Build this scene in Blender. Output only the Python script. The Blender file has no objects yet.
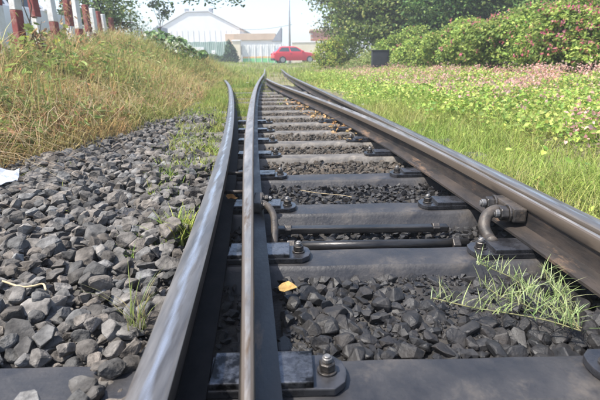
import bpy, bmesh, math, random
import numpy as np
from mathutils import Vector, Matrix
random.seed(7); rng = np.random.default_rng(11)
sc = bpy.context.scene
COL = sc.collection

# ------------------------------------------------------------------ camera, sky, sun, exposure
F = 450.0; PITCH = math.radians(17.3); ROLL = math.radians(0.8); H = 0.644
cam = bpy.data.cameras.new('camera'); camo = bpy.data.objects.new('camera', cam); COL.objects.link(camo)
cam.sensor_width = 36; cam.lens = 36 * F / 600; cam.clip_start = 0.02; cam.clip_end = 3000
camo.matrix_world = (Matrix.Translation((0, 0, H)) @ Matrix.Rotation(math.pi/2 - PITCH, 4, 'X') @ Matrix.Rotation(-ROLL, 4, 'Z'))
cam.dof.use_dof = True; cam.dof.focus_distance = 1.7; cam.dof.aperture_fstop = 6.0
sc.camera = camo
SUN_AZ = math.radians(-112); SUN_EL = math.radians(62)    # azimuth clockwise from +Y (ahead): from the left, a little behind
w = bpy.data.worlds.new('World'); sc.world = w; w.use_nodes = True
nt = w.node_tree; bg = nt.nodes['Background']
sky = nt.nodes.new('ShaderNodeTexSky'); sky.sky_type = 'NISHITA'; sky.sun_disc = False
sky.sun_elevation = SUN_EL; sky.sun_rotation = SUN_AZ
sky.air_density = 1.0; sky.dust_density = 1.6; sky.ozone_density = 1.0
nt.links.new(sky.outputs[0], bg.inputs[0]); bg.inputs[1].default_value = 0.12
sl = bpy.data.lights.new('sun', 'SUN'); sl.energy = 3.4; sl.angle = math.radians(0.9); sl.color = (1, .95, .87)
so = bpy.data.objects.new('sun', sl); COL.objects.link(so)
sd = Vector((math.sin(SUN_AZ)*math.cos(SUN_EL), math.cos(SUN_AZ)*math.cos(SUN_EL), math.sin(SUN_EL)))
so.rotation_euler = (-sd).to_track_quat('-Z', 'Y').to_euler(); so.location = sd * 30
sc.view_settings.view_transform = 'Standard'; sc.view_settings.look = 'None'
sc.view_settings.exposure = 1.4; sc.view_settings.gamma = 1.0
sc.cycles.use_denoising = True; sc.cycles.max_bounces = 8; sc.cycles.transparent_max_bounces = 8

def at(px, py, z):
    u = (px-300)/F; v = -(py-200)/F
    u, v = u*math.cos(ROLL)+v*math.sin(ROLL), -u*math.sin(ROLL)+v*math.cos(ROLL)
    d = (u, math.cos(PITCH)+v*math.sin(PITCH), -math.sin(PITCH)+v*math.cos(PITCH))
    t = (z-H)/d[2]
    return Vector((d[0]*t, d[1]*t, z))
def at_y(px, py, Y):
    u = (px-300)/F; v = -(py-200)/F
    u, v = u*math.cos(ROLL)+v*math.sin(ROLL), -u*math.sin(ROLL)+v*math.cos(ROLL)
    d = (u, math.cos(PITCH)+v*math.sin(PITCH), -math.sin(PITCH)+v*math.cos(PITCH))
    t = Y/d[1]
    return Vector((d[0]*t, Y, H+d[2]*t))

# ------------------------------------------------------------------ materials
def new_mat(name):
    m = bpy.data.materials.new(name); m.use_nodes = True
    return m, m.node_tree, m.node_tree.nodes['Principled BSDF']
def mat(name, c1, c2=None, rough=.7, scale=8, metal=0, bump=0, bscale=40, rough2=None, spots=None, spec=.5, stretch=None, detail=6, obj_var=0, bdist=.01):
    m, t, b = new_mat(name); N = t.nodes; L = t.links
    b.inputs['Roughness'].default_value = rough; b.inputs['Metallic'].default_value = metal
    b.inputs['Specular IOR Level'].default_value = spec
    tc = N.new('ShaderNodeTexCoord'); src = tc.outputs['Object']
    if stretch:
        mp = N.new('ShaderNodeMapping'); mp.inputs['Scale'].default_value = stretch; L.new(src, mp.inputs[0]); src = mp.outputs[0]
    col = None
    if c2 is not None:
        n = N.new('ShaderNodeTexNoise'); n.inputs['Scale'].default_value = scale; n.inputs['Detail'].default_value = detail; n.inputs['Roughness'].default_value = .62
        L.new(src, n.inputs['Vector'])
        r = N.new('ShaderNodeValToRGB'); r.color_ramp.elements[0].position = .36; r.color_ramp.elements[1].position = .66
        r.color_ramp.elements[0].color = (*c1, 1); r.color_ramp.elements[1].color = (*c2, 1)
        L.new(n.outputs[0], r.inputs[0]); col = r.outputs[0]
        if rough2 is not None:
            mr = N.new('ShaderNodeMapRange'); mr.inputs[1].default_value = .35; mr.inputs[2].default_value = .65
            mr.inputs[3].default_value = rough; mr.inputs[4].default_value = rough2
            L.new(n.outputs[0], mr.inputs[0]); L.new(mr.outputs[0], b.inputs['Roughness'])
    else:
        rgb = N.new('ShaderNodeRGB'); rgb.outputs[0].default_value = (*c1, 1); col = rgb.outputs[0]
    if spots:
        sc_, lo, hi, c = spots
        n2 = N.new('ShaderNodeTexNoise'); n2.inputs['Scale'].default_value = sc_; n2.inputs['Detail'].default_value = 8; n2.inputs['Roughness'].default_value = .7
        L.new(src, n2.inputs['Vector'])
        mr = N.new('ShaderNodeMapRange'); mr.inputs[1].default_value = lo; mr.inputs[2].default_value = hi
        L.new(n2.outputs[0], mr.inputs[0])
        mx = N.new('ShaderNodeMix'); mx.data_type = 'RGBA'; L.new(mr.outputs[0], mx.inputs[0]); L.new(col, mx.inputs[6]); mx.inputs[7].default_value = (*c, 1)
        col = mx.outputs[2]
    if obj_var:
        oi = N.new('ShaderNodeAttribute'); oi.attribute_name = 'Col'
        hs = N.new('ShaderNodeMix'); hs.data_type = 'RGBA'; hs.blend_type = 'MULTIPLY'; hs.inputs[0].default_value = obj_var
        L.new(col, hs.inputs[6]); L.new(oi.outputs['Color'], hs.inputs[7]); col = hs.outputs[2]
    L.new(col, b.inputs['Base Color'])
    if bump:
        n3 = N.new('ShaderNodeTexNoise'); n3.inputs['Scale'].default_value = bscale; n3.inputs['Detail'].default_value = 8
        L.new(src, n3.inputs['Vector'])
        bp = N.new('ShaderNodeBump'); bp.inputs['Strength'].default_value = bump; bp.inputs['Distance'].default_value = bdist
        L.new(n3.outputs[0], bp.inputs['Height']); L.new(bp.outputs[0], b.inputs['Normal'])
    return m
def rusty_sides(m, c, lo=.80, hi=.965):
    t = m.node_tree; N = t.nodes; L = t.links; b = N['Principled BSDF']
    g = N.new('ShaderNodeNewGeometry'); sx = N.new('ShaderNodeSeparateXYZ'); L.new(g.outputs['True Normal'], sx.inputs[0])
    n = N.new('ShaderNodeTexNoise'); n.inputs['Scale'].default_value = 22; n.inputs['Detail'].default_value = 5
    tc = N.new('ShaderNodeTexCoord'); L.new(tc.outputs['Object'], n.inputs['Vector'])
    ad = N.new('ShaderNodeMath'); ad.operation = 'MULTIPLY_ADD'; ad.inputs[1].default_value = .16; L.new(n.outputs[0], ad.inputs[0]); L.new(sx.outputs[2], ad.inputs[2])
    sb = N.new('ShaderNodeMapRange'); sb.inputs[1].default_value = lo+.08; sb.inputs[2].default_value = hi+.08; L.new(ad.outputs[0], sb.inputs[0])
    old = b.inputs['Base Color'].links[0].from_socket
    mx = N.new('ShaderNodeMix'); mx.data_type = 'RGBA'; L.new(sb.outputs[0], mx.inputs[0]); mx.inputs[6].default_value = (*c, 1); L.new(old, mx.inputs[7]); L.new(mx.outputs[2], b.inputs['Base Color'])
    mm = N.new('ShaderNodeMath'); mm.operation = 'MULTIPLY'; mm.inputs[1].default_value = b.inputs['Metallic'].default_value; L.new(sb.outputs[0], mm.inputs[0]); L.new(mm.outputs[0], b.inputs['Metallic'])
    return m
def running_band(m, c):
    t = m.node_tree; N = t.nodes; L = t.links; b = N['Principled BSDF']
    a = N.new('ShaderNodeAttribute'); a.attribute_name = 'Col'
    tc = N.new('ShaderNodeTexCoord'); mp = N.new('ShaderNodeMapping'); mp.inputs['Scale'].default_value = (1,.10,1); L.new(tc.outputs['Object'], mp.inputs[0])
    n = N.new('ShaderNodeTexNoise'); n.inputs['Scale'].default_value = 60; n.inputs['Detail'].default_value = 6; L.new(mp.outputs[0], n.inputs['Vector'])
    ad = N.new('ShaderNodeMath'); ad.operation = 'MULTIPLY_ADD'; ad.inputs[1].default_value = .9; L.new(n.outputs[0], ad.inputs[0]); L.new(a.outputs['Fac'], ad.inputs[2])
    r = N.new('ShaderNodeMapRange'); r.inputs[1].default_value = .95; r.inputs[2].default_value = 1.25; L.new(ad.outputs[0], r.inputs[0])
    old = b.inputs['Base Color'].links[0].from_socket
    mx = N.new('ShaderNodeMix'); mx.data_type = 'RGBA'; L.new(r.outputs[0], mx.inputs[0]); L.new(old, mx.inputs[6]); mx.inputs[7].default_value = (*c, 1); L.new(mx.outputs[2], b.inputs['Base Color'])
    oldr = b.inputs['Roughness'].links[0].from_socket
    m2 = N.new('ShaderNodeMix'); L.new(r.outputs[0], m2.inputs[0]); L.new(oldr, m2.inputs[2]); m2.inputs[3].default_value = .2; L.new(m2.outputs[0], b.inputs['Roughness'])
    return m
def leaf_mat(name, trans=.4, rough=.55, spec=.3, gain=1.0):
    m, t, b = new_mat(name); N = t.nodes; L = t.links
    a = N.new('ShaderNodeAttribute'); a.attribute_name = 'Col'
    b.inputs['Roughness'].default_value = rough; b.inputs['Specular IOR Level'].default_value = spec
    L.new(a.outputs['Color'], b.inputs['Base Color'])
    tr = N.new('ShaderNodeBsdfTranslucent'); L.new(a.outputs['Color'], tr.inputs[0])
    mx = N.new('ShaderNodeMixShader'); mx.inputs[0].default_value = trans
    L.new(b.outputs[0], mx.inputs[1]); L.new(tr.outputs[0], mx.inputs[2])
    L.new(mx.outputs[0], N['Material Output'].inputs[0])
    return m
M = {}
M['rail_top'] = running_band(rusty_sides(mat('rail_top', (.15,.138,.128), (.27,.252,.235), rough=.36, rough2=.52, metal=.8, scale=34, stretch=(1,.08,1), spots=(16,.56,.72,(.10,.08,.065)), bump=.12, bscale=220, bdist=.002), (.085,.070,.056)), (.46,.455,.46))
M['rail_rust'] = mat('rail_rust', (.016,.014,.013), (.050,.038,.030), rough=.58, scale=14, stretch=(1,.35,1), spots=(6,.55,.68,(.20,.125,.075)), bump=.5, bscale=120, bdist=.003)
M['rail_dark'] = mat('rail_dark', (.010,.010,.011), (.032,.030,.030), rough=.38, rough2=.6, scale=16, stretch=(1,.35,1), spots=(9,.64,.74,(.11,.07,.045)), bump=.5, bscale=120, bdist=.003)
M['rail_grease'] = mat('rail_grease', (.005,.005,.006), (.016,.015,.015), rough=.7, scale=16, stretch=(1,.35,1), bump=.5, bscale=90, spec=.15, bdist=.003)
M['web_shaded'] = mat('web_shaded', (.012,.011,.011), (.045,.034,.027), rough=.6, scale=18, stretch=(1,.3,1), spots=(8,.62,.74,(.15,.085,.05)), bump=.5, bscale=110, spec=.3, bdist=.003)  # oily, rust-spotted web; the shade under the rail head is put into its colour
M['rail_top_greasy'] = running_band(rusty_sides(mat('rail_top_greasy', (.15,.138,.128), (.27,.252,.235), rough=.36, rough2=.52, metal=.8, scale=34, stretch=(1,.08,1), spots=(16,.56,.72,(.10,.08,.065)), bump=.12, bscale=220, bdist=.002), (.022,.018,.016), .62, .93), (.46,.455,.46))
M['blade_top'] = rusty_sides(mat('blade_top', (.22,.20,.18), (.42,.39,.36), rough=.34, rough2=.5, metal=.7, scale=26, stretch=(1,.12,1), spots=(20,.54,.66,(.15,.10,.06)), bump=.25, bscale=160, bdist=.002), (.085,.066,.050), .9, .99)
M['sleeper'] = mat('sleeper', (.017,.017,.0195), (.041,.039,.040), rough=.40, rough2=.60, scale=7, spots=(6,.55,.72,(.085,.073,.062)), bump=.35, bscale=90, bdist=.004, spec=.5)
M['sleeper_dusty'] = mat('sleeper_dusty', (.062,.056,.050), (.15,.134,.115), rough=.65, scale=9, spots=(6,.55,.70,(.23,.20,.165)), bump=.45, bscale=70, bdist=.006)
M['plate_oil'] = mat('plate_oil', (.018,.018,.020), (.05,.05,.055), rough=.16, rough2=.4, metal=.3, scale=20, bump=.25, bscale=70, spec=.7, bdist=.003)
M['plate_polish'] = mat('plate_polish', (.075,.077,.085), (.19,.195,.21), rough=.22, rough2=.40, metal=.75, scale=30, spots=(14,.46,.58,(.012,.012,.013)), bump=.2, bscale=60, bdist=.003)
M['bolt'] = mat('bolt', (.025,.023,.022), (.10,.088,.078), rough=.42, metal=.55, scale=40, bump=.4, bscale=150, bdist=.002)
M['bolt_bright'] = mat('bolt_bright', (.12,.115,.11), (.26,.25,.24), rough=.5, metal=.6, scale=60)
M['rod'] = mat('rod', (.012,.012,.013), (.045,.042,.040), rough=.35, metal=.4, scale=20, stretch=(.3,1,1), bump=.4, bscale=110, bdist=.003)
M['bracket'] = mat('bracket', (.026,.023,.021), (.075,.06,.047), rough=.55, scale=24, bump=.5, bscale=110, bdist=.003, spots=(14,.60,.72,(.22,.14,.085)))
M['stone_dry'] = mat('stone_dry', (.058,.054,.050), (.180,.168,.154), rough=.88, scale=22, bump=.9, bscale=70, bdist=.009, obj_var=1, spots=(50,.62,.75,(.30,.28,.25)), spec=.25)
M['stone_oil'] = mat('stone_oil', (.009,.0086,.009), (.028,.0255,.0245), rough=.50, rough2=.75, scale=26, bump=.55, bscale=120, bdist=.004, obj_var=1, spec=.5)
M['stone_dirty'] = mat('stone_dirty', (.042,.036,.030), (.115,.098,.080), rough=.9, scale=26, bump=.7, bscale=90, bdist=.006, obj_var=1, spec=.25)
M['dirt_dark'] = mat('dirt_dark', (.018,.016,.015), (.05,.045,.04), rough=.9, scale=14, bump=.8, bscale=45, bdist=.02)
M['soil'] = mat('soil', (.12,.10,.06), (.19,.175,.085), rough=.95, scale=1.6, bump=.7, bscale=16, bdist=.04, spots=(.6,.5,.66,(.20,.22,.09)))
M['asphalt'] = mat('asphalt', (.05,.05,.05), (.09,.088,.085), rough=.9, scale=3)
M['leaf'] = leaf_mat('leaf', .42)
M['leaf_gloss'] = leaf_mat('leaf_gloss', .35, .4, .5)
M['grass'] = leaf_mat('grass', .38, .6, .25)
M['petal'] = leaf_mat('petal', .45, .7, .1)
M['bark'] = mat('bark', (.07,.055,.04), (.17,.14,.105), rough=.9, scale=12, bump=.8, bscale=30, stretch=(1,1,.3), bdist=.02)
M['stem'] = mat('stem', (.10,.11,.045), (.19,.17,.08), rough=.8, scale=14)
M['white_paint'] = mat('white_paint', (.56,.55,.53), (.70,.69,.67), rough=.75, scale=5, spots=(7,.50,.70,(.36,.31,.26)), bump=.3, bscale=50)
M['red_paint'] = mat('red_paint', (.17,.032,.030), (.25,.055,.046), rough=.7, scale=6, spots=(7,.50,.70,(.30,.20,.16)), bump=.3, bscale=50)
M['fence_rail'] = mat('fence_rail', (.11,.03,.025), (.17,.06,.045), rough=.7, scale=6)
M['car_red'] = mat('car_red', (.62,.035,.05), rough=.25, spec=.6)
M['car_white'] = mat('car_white', (.72,.72,.72), rough=.25, spec=.6)
M['glass'] = mat('glass', (.05,.06,.065), rough=.05, spec=.9)
M['rubber'] = mat('rubber', (.02,.02,.02), rough=.8)
M['alloy'] = mat('alloy', (.45,.45,.46), rough=.35, metal=.8)
M['lamp_red'] = mat('lamp_red', (.35,.01,.01), rough=.2)
M['lamp_clear'] = mat('lamp_clear', (.75,.75,.72), rough=.15)
M['trim_black'] = mat('trim_black', (.02,.02,.022), rough=.5)
M['wall_white'] = mat('wall_white', (.74,.73,.71), (.82,.81,.79), rough=.8, scale=.6)
M['wall_cream'] = mat('wall_cream', (.66,.58,.42), (.74,.67,.52), rough=.85, scale=.8)
M['roof_pale'] = mat('roof_pale', (.60,.60,.60), (.70,.69,.68), rough=.6, scale=.5)
M['roof_tan'] = mat('roof_tan', (.50,.36,.24), (.60,.45,.31), rough=.7, scale=1)
M['roof_grey'] = mat('roof_grey', (.22,.24,.27), (.30,.32,.35), rough=.7, scale=1)
M['sheet_green'] = mat('sheet_green', (.25,.36,.30), (.36,.46,.40), rough=.55, scale=1.2)
M['sheet_white'] = mat('sheet_white', (.66,.68,.66), (.76,.77,.75), rough=.55, scale=1.2)
M['paint_green'] = mat('paint_green', (.16,.52,.20), (.22,.60,.26), rough=.7, scale=1)
M['paint_orange'] = mat('paint_orange', (.72,.42,.14), (.78,.5,.2), rough=.7, scale=1)
M['sign_white'] = mat('sign_white', (.74,.74,.72), (.80,.80,.78), rough=.6, scale=3)
M['brick'] = mat('brick', (.38,.13,.07), (.48,.20,.11), rough=.85, scale=5)
M['mortar'] = mat('mortar', (.40,.36,.30), (.48,.43,.37), rough=.9, scale=8)
M['concrete'] = mat('concrete', (.38,.37,.35), (.50,.48,.46), rough=.85, scale=4, bump=.3, bscale=30)
M['steel_grey'] = mat('steel_grey', (.30,.31,.32), (.40,.41,.42), rough=.55, scale=3, metal=.3)
M['box_black'] = mat('box_black', (.018,.019,.024), (.035,.036,.042), rough=.5, scale=6)
M['paper'] = mat('paper', (.72,.73,.75), (.82,.82,.83), rough=.8, scale=12, bump=.4, bscale=30)
M['red_brick'] = mat('red_brick', (.42,.15,.08), (.55,.26,.16), rough=.9, scale=30, bump=.6, bscale=80)
M['straw'] = mat('straw', (.36,.27,.15), (.52,.42,.26), rough=.8, scale=30)
M['wire'] = mat('wire', (.06,.06,.065), rough=.6)

# ------------------------------------------------------------------ mesh helpers
def tag(o, label=None, cat=None, group=None, kind=None):
    if label: o['label'] = label
    if cat: o['category'] = cat
    if group: o['group'] = group
    if kind: o['kind'] = kind
    return o
def link(name, me, m=None, parent=None):
    o = bpy.data.objects.new(name, me); COL.objects.link(o)
    if m is not None and me is not None and not me.materials: me.materials.append(m)
    if parent is not None: o.parent = parent
    return o
def empty(name, loc=(0,0,0), rz=0):
    o = bpy.data.objects.new(name, None); COL.objects.link(o); o.location = loc; o.rotation_euler = (0,0,rz); o.empty_display_size = .1
    return o
def np_mesh(name, V, faces, C=None, smooth=False):
    """V (n,3); faces: list of int arrays (m,k); C (n,3) point colours"""
    me = bpy.data.meshes.new(name)
    V = np.asarray(V, np.float32)
    me.vertices.add(len(V)); me.vertices.foreach_set('co', V.ravel())
    loops = np.concatenate([f.ravel() for f in faces]).astype(np.int32)
    tot = np.concatenate([np.full(len(f), f.shape[1]) for f in faces]).astype(np.int32)
    st = np.concatenate([[0], np.cumsum(tot)[:-1]]).astype(np.int32)
    me.loops.add(len(loops)); me.loops.foreach_set('vertex_index', loops)
    me.polygons.add(len(tot)); me.polygons.foreach_set('loop_start', st); me.polygons.foreach_set('loop_total', tot)
    me.update(calc_edges=True)
    me.polygons.foreach_set('use_smooth', np.full(len(tot), bool(smooth)))
    if C is not None:
        a = me.color_attributes.new('Col', 'FLOAT_COLOR', 'POINT')
        a.data.foreach_set('color', np.hstack([np.asarray(C, np.float32), np.ones((len(V),1), np.float32)]).ravel())
    me.validate(); me.update()
    return me
class MB:
    def __init__(s): s.v = []; s.f = []
    def add(s, vs, fs):
        k = len(s.v); s.v += [tuple(v) for v in vs]; s.f += [tuple(i+k for i in f) for f in fs]; return s
    def box(s, x0, x1, y0, y1, z0, z1, M_=None):
        vs = [Vector(p) for p in ((x0,y0,z0),(x1,y0,z0),(x1,y1,z0),(x0,y1,z0),(x0,y0,z1),(x1,y0,z1),(x1,y1,z1),(x0,y1,z1))]
        if M_ is not None: vs = [M_ @ v for v in vs]
        return s.add(vs, [(0,3,2,1),(4,5,6,7),(0,1,5,4),(1,2,6,5),(2,3,7,6),(3,0,4,7)])
    def tube(s, pts, rad, n=8, cap=True, prof=None):
        pts = [Vector(p) for p in pts]; rad = rad if isinstance(rad, (list, tuple)) else [rad]*len(pts)
        ring = []; ref = Vector((0,0,1))
        prev = None
        for i, p in enumerate(pts):
            t = (pts[min(i+1, len(pts)-1)] - pts[max(i-1, 0)]).normalized()
            if prev is None:
                a = t.cross(ref)
                if a.length < .2: a = t.cross(Vector((1,0,0)))
            else:
                a = prev - t*prev.dot(t)
            a.normalize(); prev = a; b = t.cross(a)
            ring.append([p + (a*math.cos(2*math.pi*k/n) + b*math.sin(2*math.pi*k/n))*rad[i] for k in range(n)])
        vs = [v for r in ring for v in r]; fs = []
        for i in range(len(pts)-1):
            for k in range(n):
                fs.append((i*n+k, i*n+(k+1)%n, (i+1)*n+(k+1)%n, (i+1)*n+k))
        if cap: fs.append(tuple(range(n))[::-1]); fs.append(tuple((len(pts)-1)*n+k for k in range(n)))
        return s.add(vs, fs)
    def prism(s, poly, z0, z1, M_=None):
        n = len(poly)
        vs = [Vector((x,y,z0)) for x,y in poly] + [Vector((x,y,z1)) for x,y in poly]
        if M_ is not None: vs = [M_ @ v for v in vs]
        return s.add(vs, [tuple(range(n))[::-1], tuple(range(n,2*n))] + [(k,(k+1)%n,n+(k+1)%n,n+k) for k in range(n)])
    def mesh(s, name, smooth=False, bevel=0, seg=2):
        me = bpy.data.meshes.new(name); me.from_pydata(s.v, [], s.f); me.update()
        bm = bmesh.new(); bm.from_mesh(me); bmesh.ops.recalc_face_normals(bm, faces=bm.faces[:])
        if bevel:
            ed = [e for e in bm.edges if len(e.link_faces) == 2 and e.calc_face_angle(0) > .5]
            bmesh.ops.bevel(bm, geom=ed, offset=bevel, segments=seg, profile=.6, affect='EDGES', clamp_overlap=True)
        bm.to_mesh(me); bm.free()
        if smooth: 
            for p in me.polygons: p.use_smooth = True
        return me
    def build(s, name, m, parent=None, smooth=False, bevel=0, seg=2):
        return link(name, s.mesh(name, smooth, bevel, seg), m, parent)
def copy_tree(o, parent=None):
    c = o.copy(); COL.objects.link(c); c.parent = parent
    for ch in list(o.children): copy_tree(ch, c)
    return c
def hexpoly(r, n=6, ph=0): return [(r*math.cos(2*math.pi*k/n+ph), r*math.sin(2*math.pi*k/n+ph)) for k in range(n)]
def sstep(a, b, x): 
    t = np.clip((x-a)/(b-a), 0, 1); return t*t*(3-2*t)

# ------------------------------------------------------------------ the rails' lines
T = .16                                                   # running surface above the sleeper tops
def fit(ys, xs, deg, lo, hi):
    p = np.polyfit(ys, xs, deg, w=1/(np.asarray(ys, float)+.15)); d = np.polyder(p)
    def fn(y):
        y = np.asarray(y, float); yc = np.clip(y, lo, hi)
        return np.polyval(p, yc) + np.polyval(d, yc)*(y-yc)
    return fn
left_stock = fit([.56,.71,.85,.95,1.19,1.57,2.26,2.56,3.31,4.71,5.95,8.04,11.16], [-.236,-.253,-.2615,-.2685,-.2865,-.322,-.403,-.432,-.519,-.695,-.865,-1.19,-1.715], 4, .5, 11.2)      # centre
left_blade_g = fit([.56,.70,.95,1.35,2.25,2.55,3.29,4.68,5.9,7.94,12.05,24.6], [-.074,-.085,-.108,-.148,-.235,-.262,-.337,-.455,-.552,-.70,-.98,-1.85], 4, .4, 20)                     # right (gauge) face
right_stock_in = fit([1.3,1.8,2.2,2.76,3.42,5.94,7.44,11,15.7,22], [.858,.842,.818,.770,.700,.475,.345,.065,-.28,-.70], 3, 1.0, 18)             # inner head face
right_blade_g = fit([1.157,1.371,1.6,2.117,2.86,2.96,4.19,6.71,11.6], [.834,.823,.812,.776,.690,.672,.50,.119,-.734], 3, 1.0, 11.6)       # inner (gauge) face
def blade_w(y): return np.interp(y, [-.4,.56,.95,1.35,2.25,3.0,4], [.006,.023,.030,.038,.055,.064,.070])
def right_w(y): return np.minimum(blade_w(y)*1.05, np.maximum(right_stock_in(y) - right_blade_g(y) - .009, .008))

def bed_z(x, y):      # top of the dirt under the stones
    x = np.asarray(x, float); y = np.asarray(y, float)
    n = .012*np.sin(x*9.1+y*3.3)+.010*np.sin(x*4.7-y*6.1+1.3)
    left = sstep(left_stock(y)-.05, left_stock(y)-.16, x)
    bay = sstep(.84,.90,y)*sstep(1.36,1.28,y)*(1-left)
    return -.075 + left*.06 + n + .03*sstep(3, 6, y)*(1-left) + .035*bay*sstep(left_blade_g(y)+.02, left_blade_g(y)+.1, x)
def edge_l(y): return np.interp(y, [-2, 1.0, 2.5, 3.8, 5.6, 7.5, 10], [-2.5, -2.25, -1.80, -1.62, -1.45, -1.45, -1.9])
def gz(x, y):
    x = np.asarray(x, float); y = np.asarray(y, float)
    e = edge_l(y)
    fade = 1 - .85*sstep(14.5, 22, y)
    bank = (.58*sstep(e+.1, e-2.4, x) + .10*sstep(e-2.4, e-8, x))*fade*(1+.75*sstep(8, 13.5, y))
    rs = right_stock_in(np.clip(y, 1, 40)) + .12
    right = .22*sstep(rs, rs+4.5, x)*(1-.3*sstep(14, 30, y))
    inside = sstep(e-.15, e+.15, x)*sstep(rs+.05, rs-.05, x)*(1-sstep(9, 14, y))
    n = .03*np.sin(x*1.7+y*.9)+.025*np.sin(x*.8-y*1.4+2)
    far = .25*sstep(30, 42, y)
    return bank + right + far + n*(1-inside) - .16*inside - .01

def axis(lo, hi, n, k=3.2):
    t = np.linspace(-1, 1, n); s = np.sinh(k*t)/math.sinh(k)
    return np.where(s < 0, -s*lo, s*hi)
gx = axis(-260, 260, 181, 4.9); gy = np.concatenate([np.linspace(-8, 20, 141), 20+np.cumsum(.22*1.06**np.arange(90))])
gy = gy[gy < 330]
X, Y = np.meshgrid(gx, gy); Z = gz(X, Y)
nx, ny = len(gx), len(gy); idx = np.arange(nx*ny).reshape(ny, nx)
q = np.stack([idx[:-1,:-1], idx[:-1,1:], idx[1:,1:], idx[1:,:-1]], -1).reshape(-1, 4)
tag(link('ground', np_mesh('ground', np.stack([X.ravel(), Y.ravel(), Z.ravel()], 1), [q], smooth=True), M['soil']), 'earth ground with bank and verge around the track', 'ground', kind='structure')

by = np.linspace(-1.5, 13, 180); bt = np.linspace(0, 1, 60)
BX = (edge_l(by)-.25)[:,None]*(1-bt) + (right_stock_in(by)+.22)[:,None]*bt; BY = np.repeat(by[:,None], 60, 1)
BZ = bed_z(BX, BY); BZ[:,0] -= .2; BZ[:,-1] -= .2
idx = np.arange(180*60).reshape(180, 60)
q = np.stack([idx[:-1,:-1], idx[:-1,1:], idx[1:,1:], idx[1:,:-1]], -1).reshape(-1, 4)
track_bed = tag(link('track_bed', np_mesh('track_bed', np.stack([BX.ravel(), BY.ravel(), BZ.ravel()], 1), [q], smooth=True), M['dirt_dark']), 'dark oily dirt bed carrying the ballast stones of the track', 'track bed', kind='structure')

# ------------------------------------------------------------------ sleepers
sl_back = [.24, .857, 1.475, 1.996, 2.57, 3.16, 3.72, 4.30, 4.90, 5.50, 6.12, 6.85, 7.55, 8.25, 9.0, 9.8]
SK = .014
ORD = ['first','second','third','fourth','fifth','sixth','seventh','eighth','ninth','tenth','eleventh','twelfth','thirteenth']
def sleeper_mesh(length, seed):
    r = random.Random(seed)
    prof = [(-.128,-.10),(-.120,-.094),(-.078,-.014),(-.070,-.0035),(-.064,0),(-.02,.0015),(.02,.0015),(.064,0),(.070,-.0035),(.078,-.014),(.120,-.094),(.128,-.10)]
    n = 26; V = []; Fc = []
    for i in range(n):
        s = -length/2 + length*i/(n-1)
        dz = r.uniform(-.0015,.0015); dy = r.uniform(-.0015,.0015)
        k = 1.0 if 0 < i < n-1 else .93
        for (y, z) in prof: V.append((s, y*k+dy, (z+dz) if z > -.09 else z))
    m_ = len(prof)
    for i in range(n-1):
        for j in range(m_-1):
            Fc.append((i*m_+j, (i+1)*m_+j, (i+1)*m_+j+1, i*m_+j+1))
    Fc.append(tuple(range(m_))); Fc.append(tuple((n-1)*m_+j for j in range(m_))[::-1])
    mb = MB().add(V, Fc); return mb.mesh('sleeper', smooth=False)
for i, yb in enumerate(sl_back):
    yc = yb - .065
    xl = float(left_stock(yc)); xr = float(right_stock_in(max(yc,1)))+.035
    Ln = (xr-xl) + 1.05
    o = link('sleeper', sleeper_mesh(Ln, i), M['sleeper'] if i < 5 else M['sleeper_dusty'])
    for p in o.data.polygons: p.use_smooth = True
    o.data.set_sharp_from_angle(angle=.45)
    o.location = ((xl+xr)/2, yc, 0); o.rotation_euler = (0, 0, SK)
    if i < 2: lab = 'dark steel trough sleeper running bare of stones left of the shiny rail' if i == 1 else 'dark steel trough sleeper under the thin tip of the switch blade'
    elif i == 2: lab = 'dark steel sleeper between the bay of black stones and the paired rods'
    elif i == 3: lab = 'dark steel sleeper just beyond the paired stretcher rods'
    else: lab = '%s sleeper, %s beyond the paired stretcher rods' % ('dark grey steel' if i < 5 else 'dusty pale grey', ORD[i-3])
    tag(o, lab, 'sleeper', 'sleepers under the switch rails')

# ------------------------------------------------------------------ rails
def sweep(name, ys, sect, m, parent, smooth=True, band=None):
    """sect(y) -> list of (x,z) closed outline"""
    V = []; n = None
    for y in ys:
        p = sect(float(y)); n = len(p); V += [(x, float(y), z) for x, z in p]
    idx = np.arange(len(V)).reshape(len(ys), n)
    q = np.stack([idx[:-1,:], idx[1:,:], np.roll(idx, -1, 1)[1:,:], np.roll(idx, -1, 1)[:-1,:]], -1).reshape(-1, 4)
    me = np_mesh(name, V, [q, idx[:1,:], idx[-1:,::-1]], None if band is None else np.repeat(np.tile(np.array(band, float), len(ys))[:,None], 3, 1), smooth=False)
    bm = bmesh.new(); bm.from_mesh(me); bmesh.ops.recalc_face_normals(bm, faces=bm.faces[:]); bm.to_mesh(me); bm.free()
    o = link(name, me, m, parent)
    if smooth:
        for p in me.polygons: p.use_smooth = True
        me.set_sharp_from_angle(angle=math.radians(40))
    return o
def head_sect(xl, xr, zt, side):
    w_ = xr-xl; c = min(.008, w_*.3); s = max(.0, min(.022, w_*.34))
    b = zt-.036
    xa, xb = xl+s, xr-s
    if side == 'L': xa, xb = xl+min(s, .004), xr-s          # machined flat on the left
    if side == 'R': xa, xb = xl+s, xr-min(s, .004)
    return [(xa,b-.010),(xl+.001,b),(xl,zt-.012),(xl+c*.3,zt-.0045),(xl+c,zt-.0012),((xl+xr)/2,zt),(xr-c,zt-.0012),(xr-c*.3,zt-.0045),(xr,zt-.012),(xr-.001,b),(xb,b-.010)]
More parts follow.
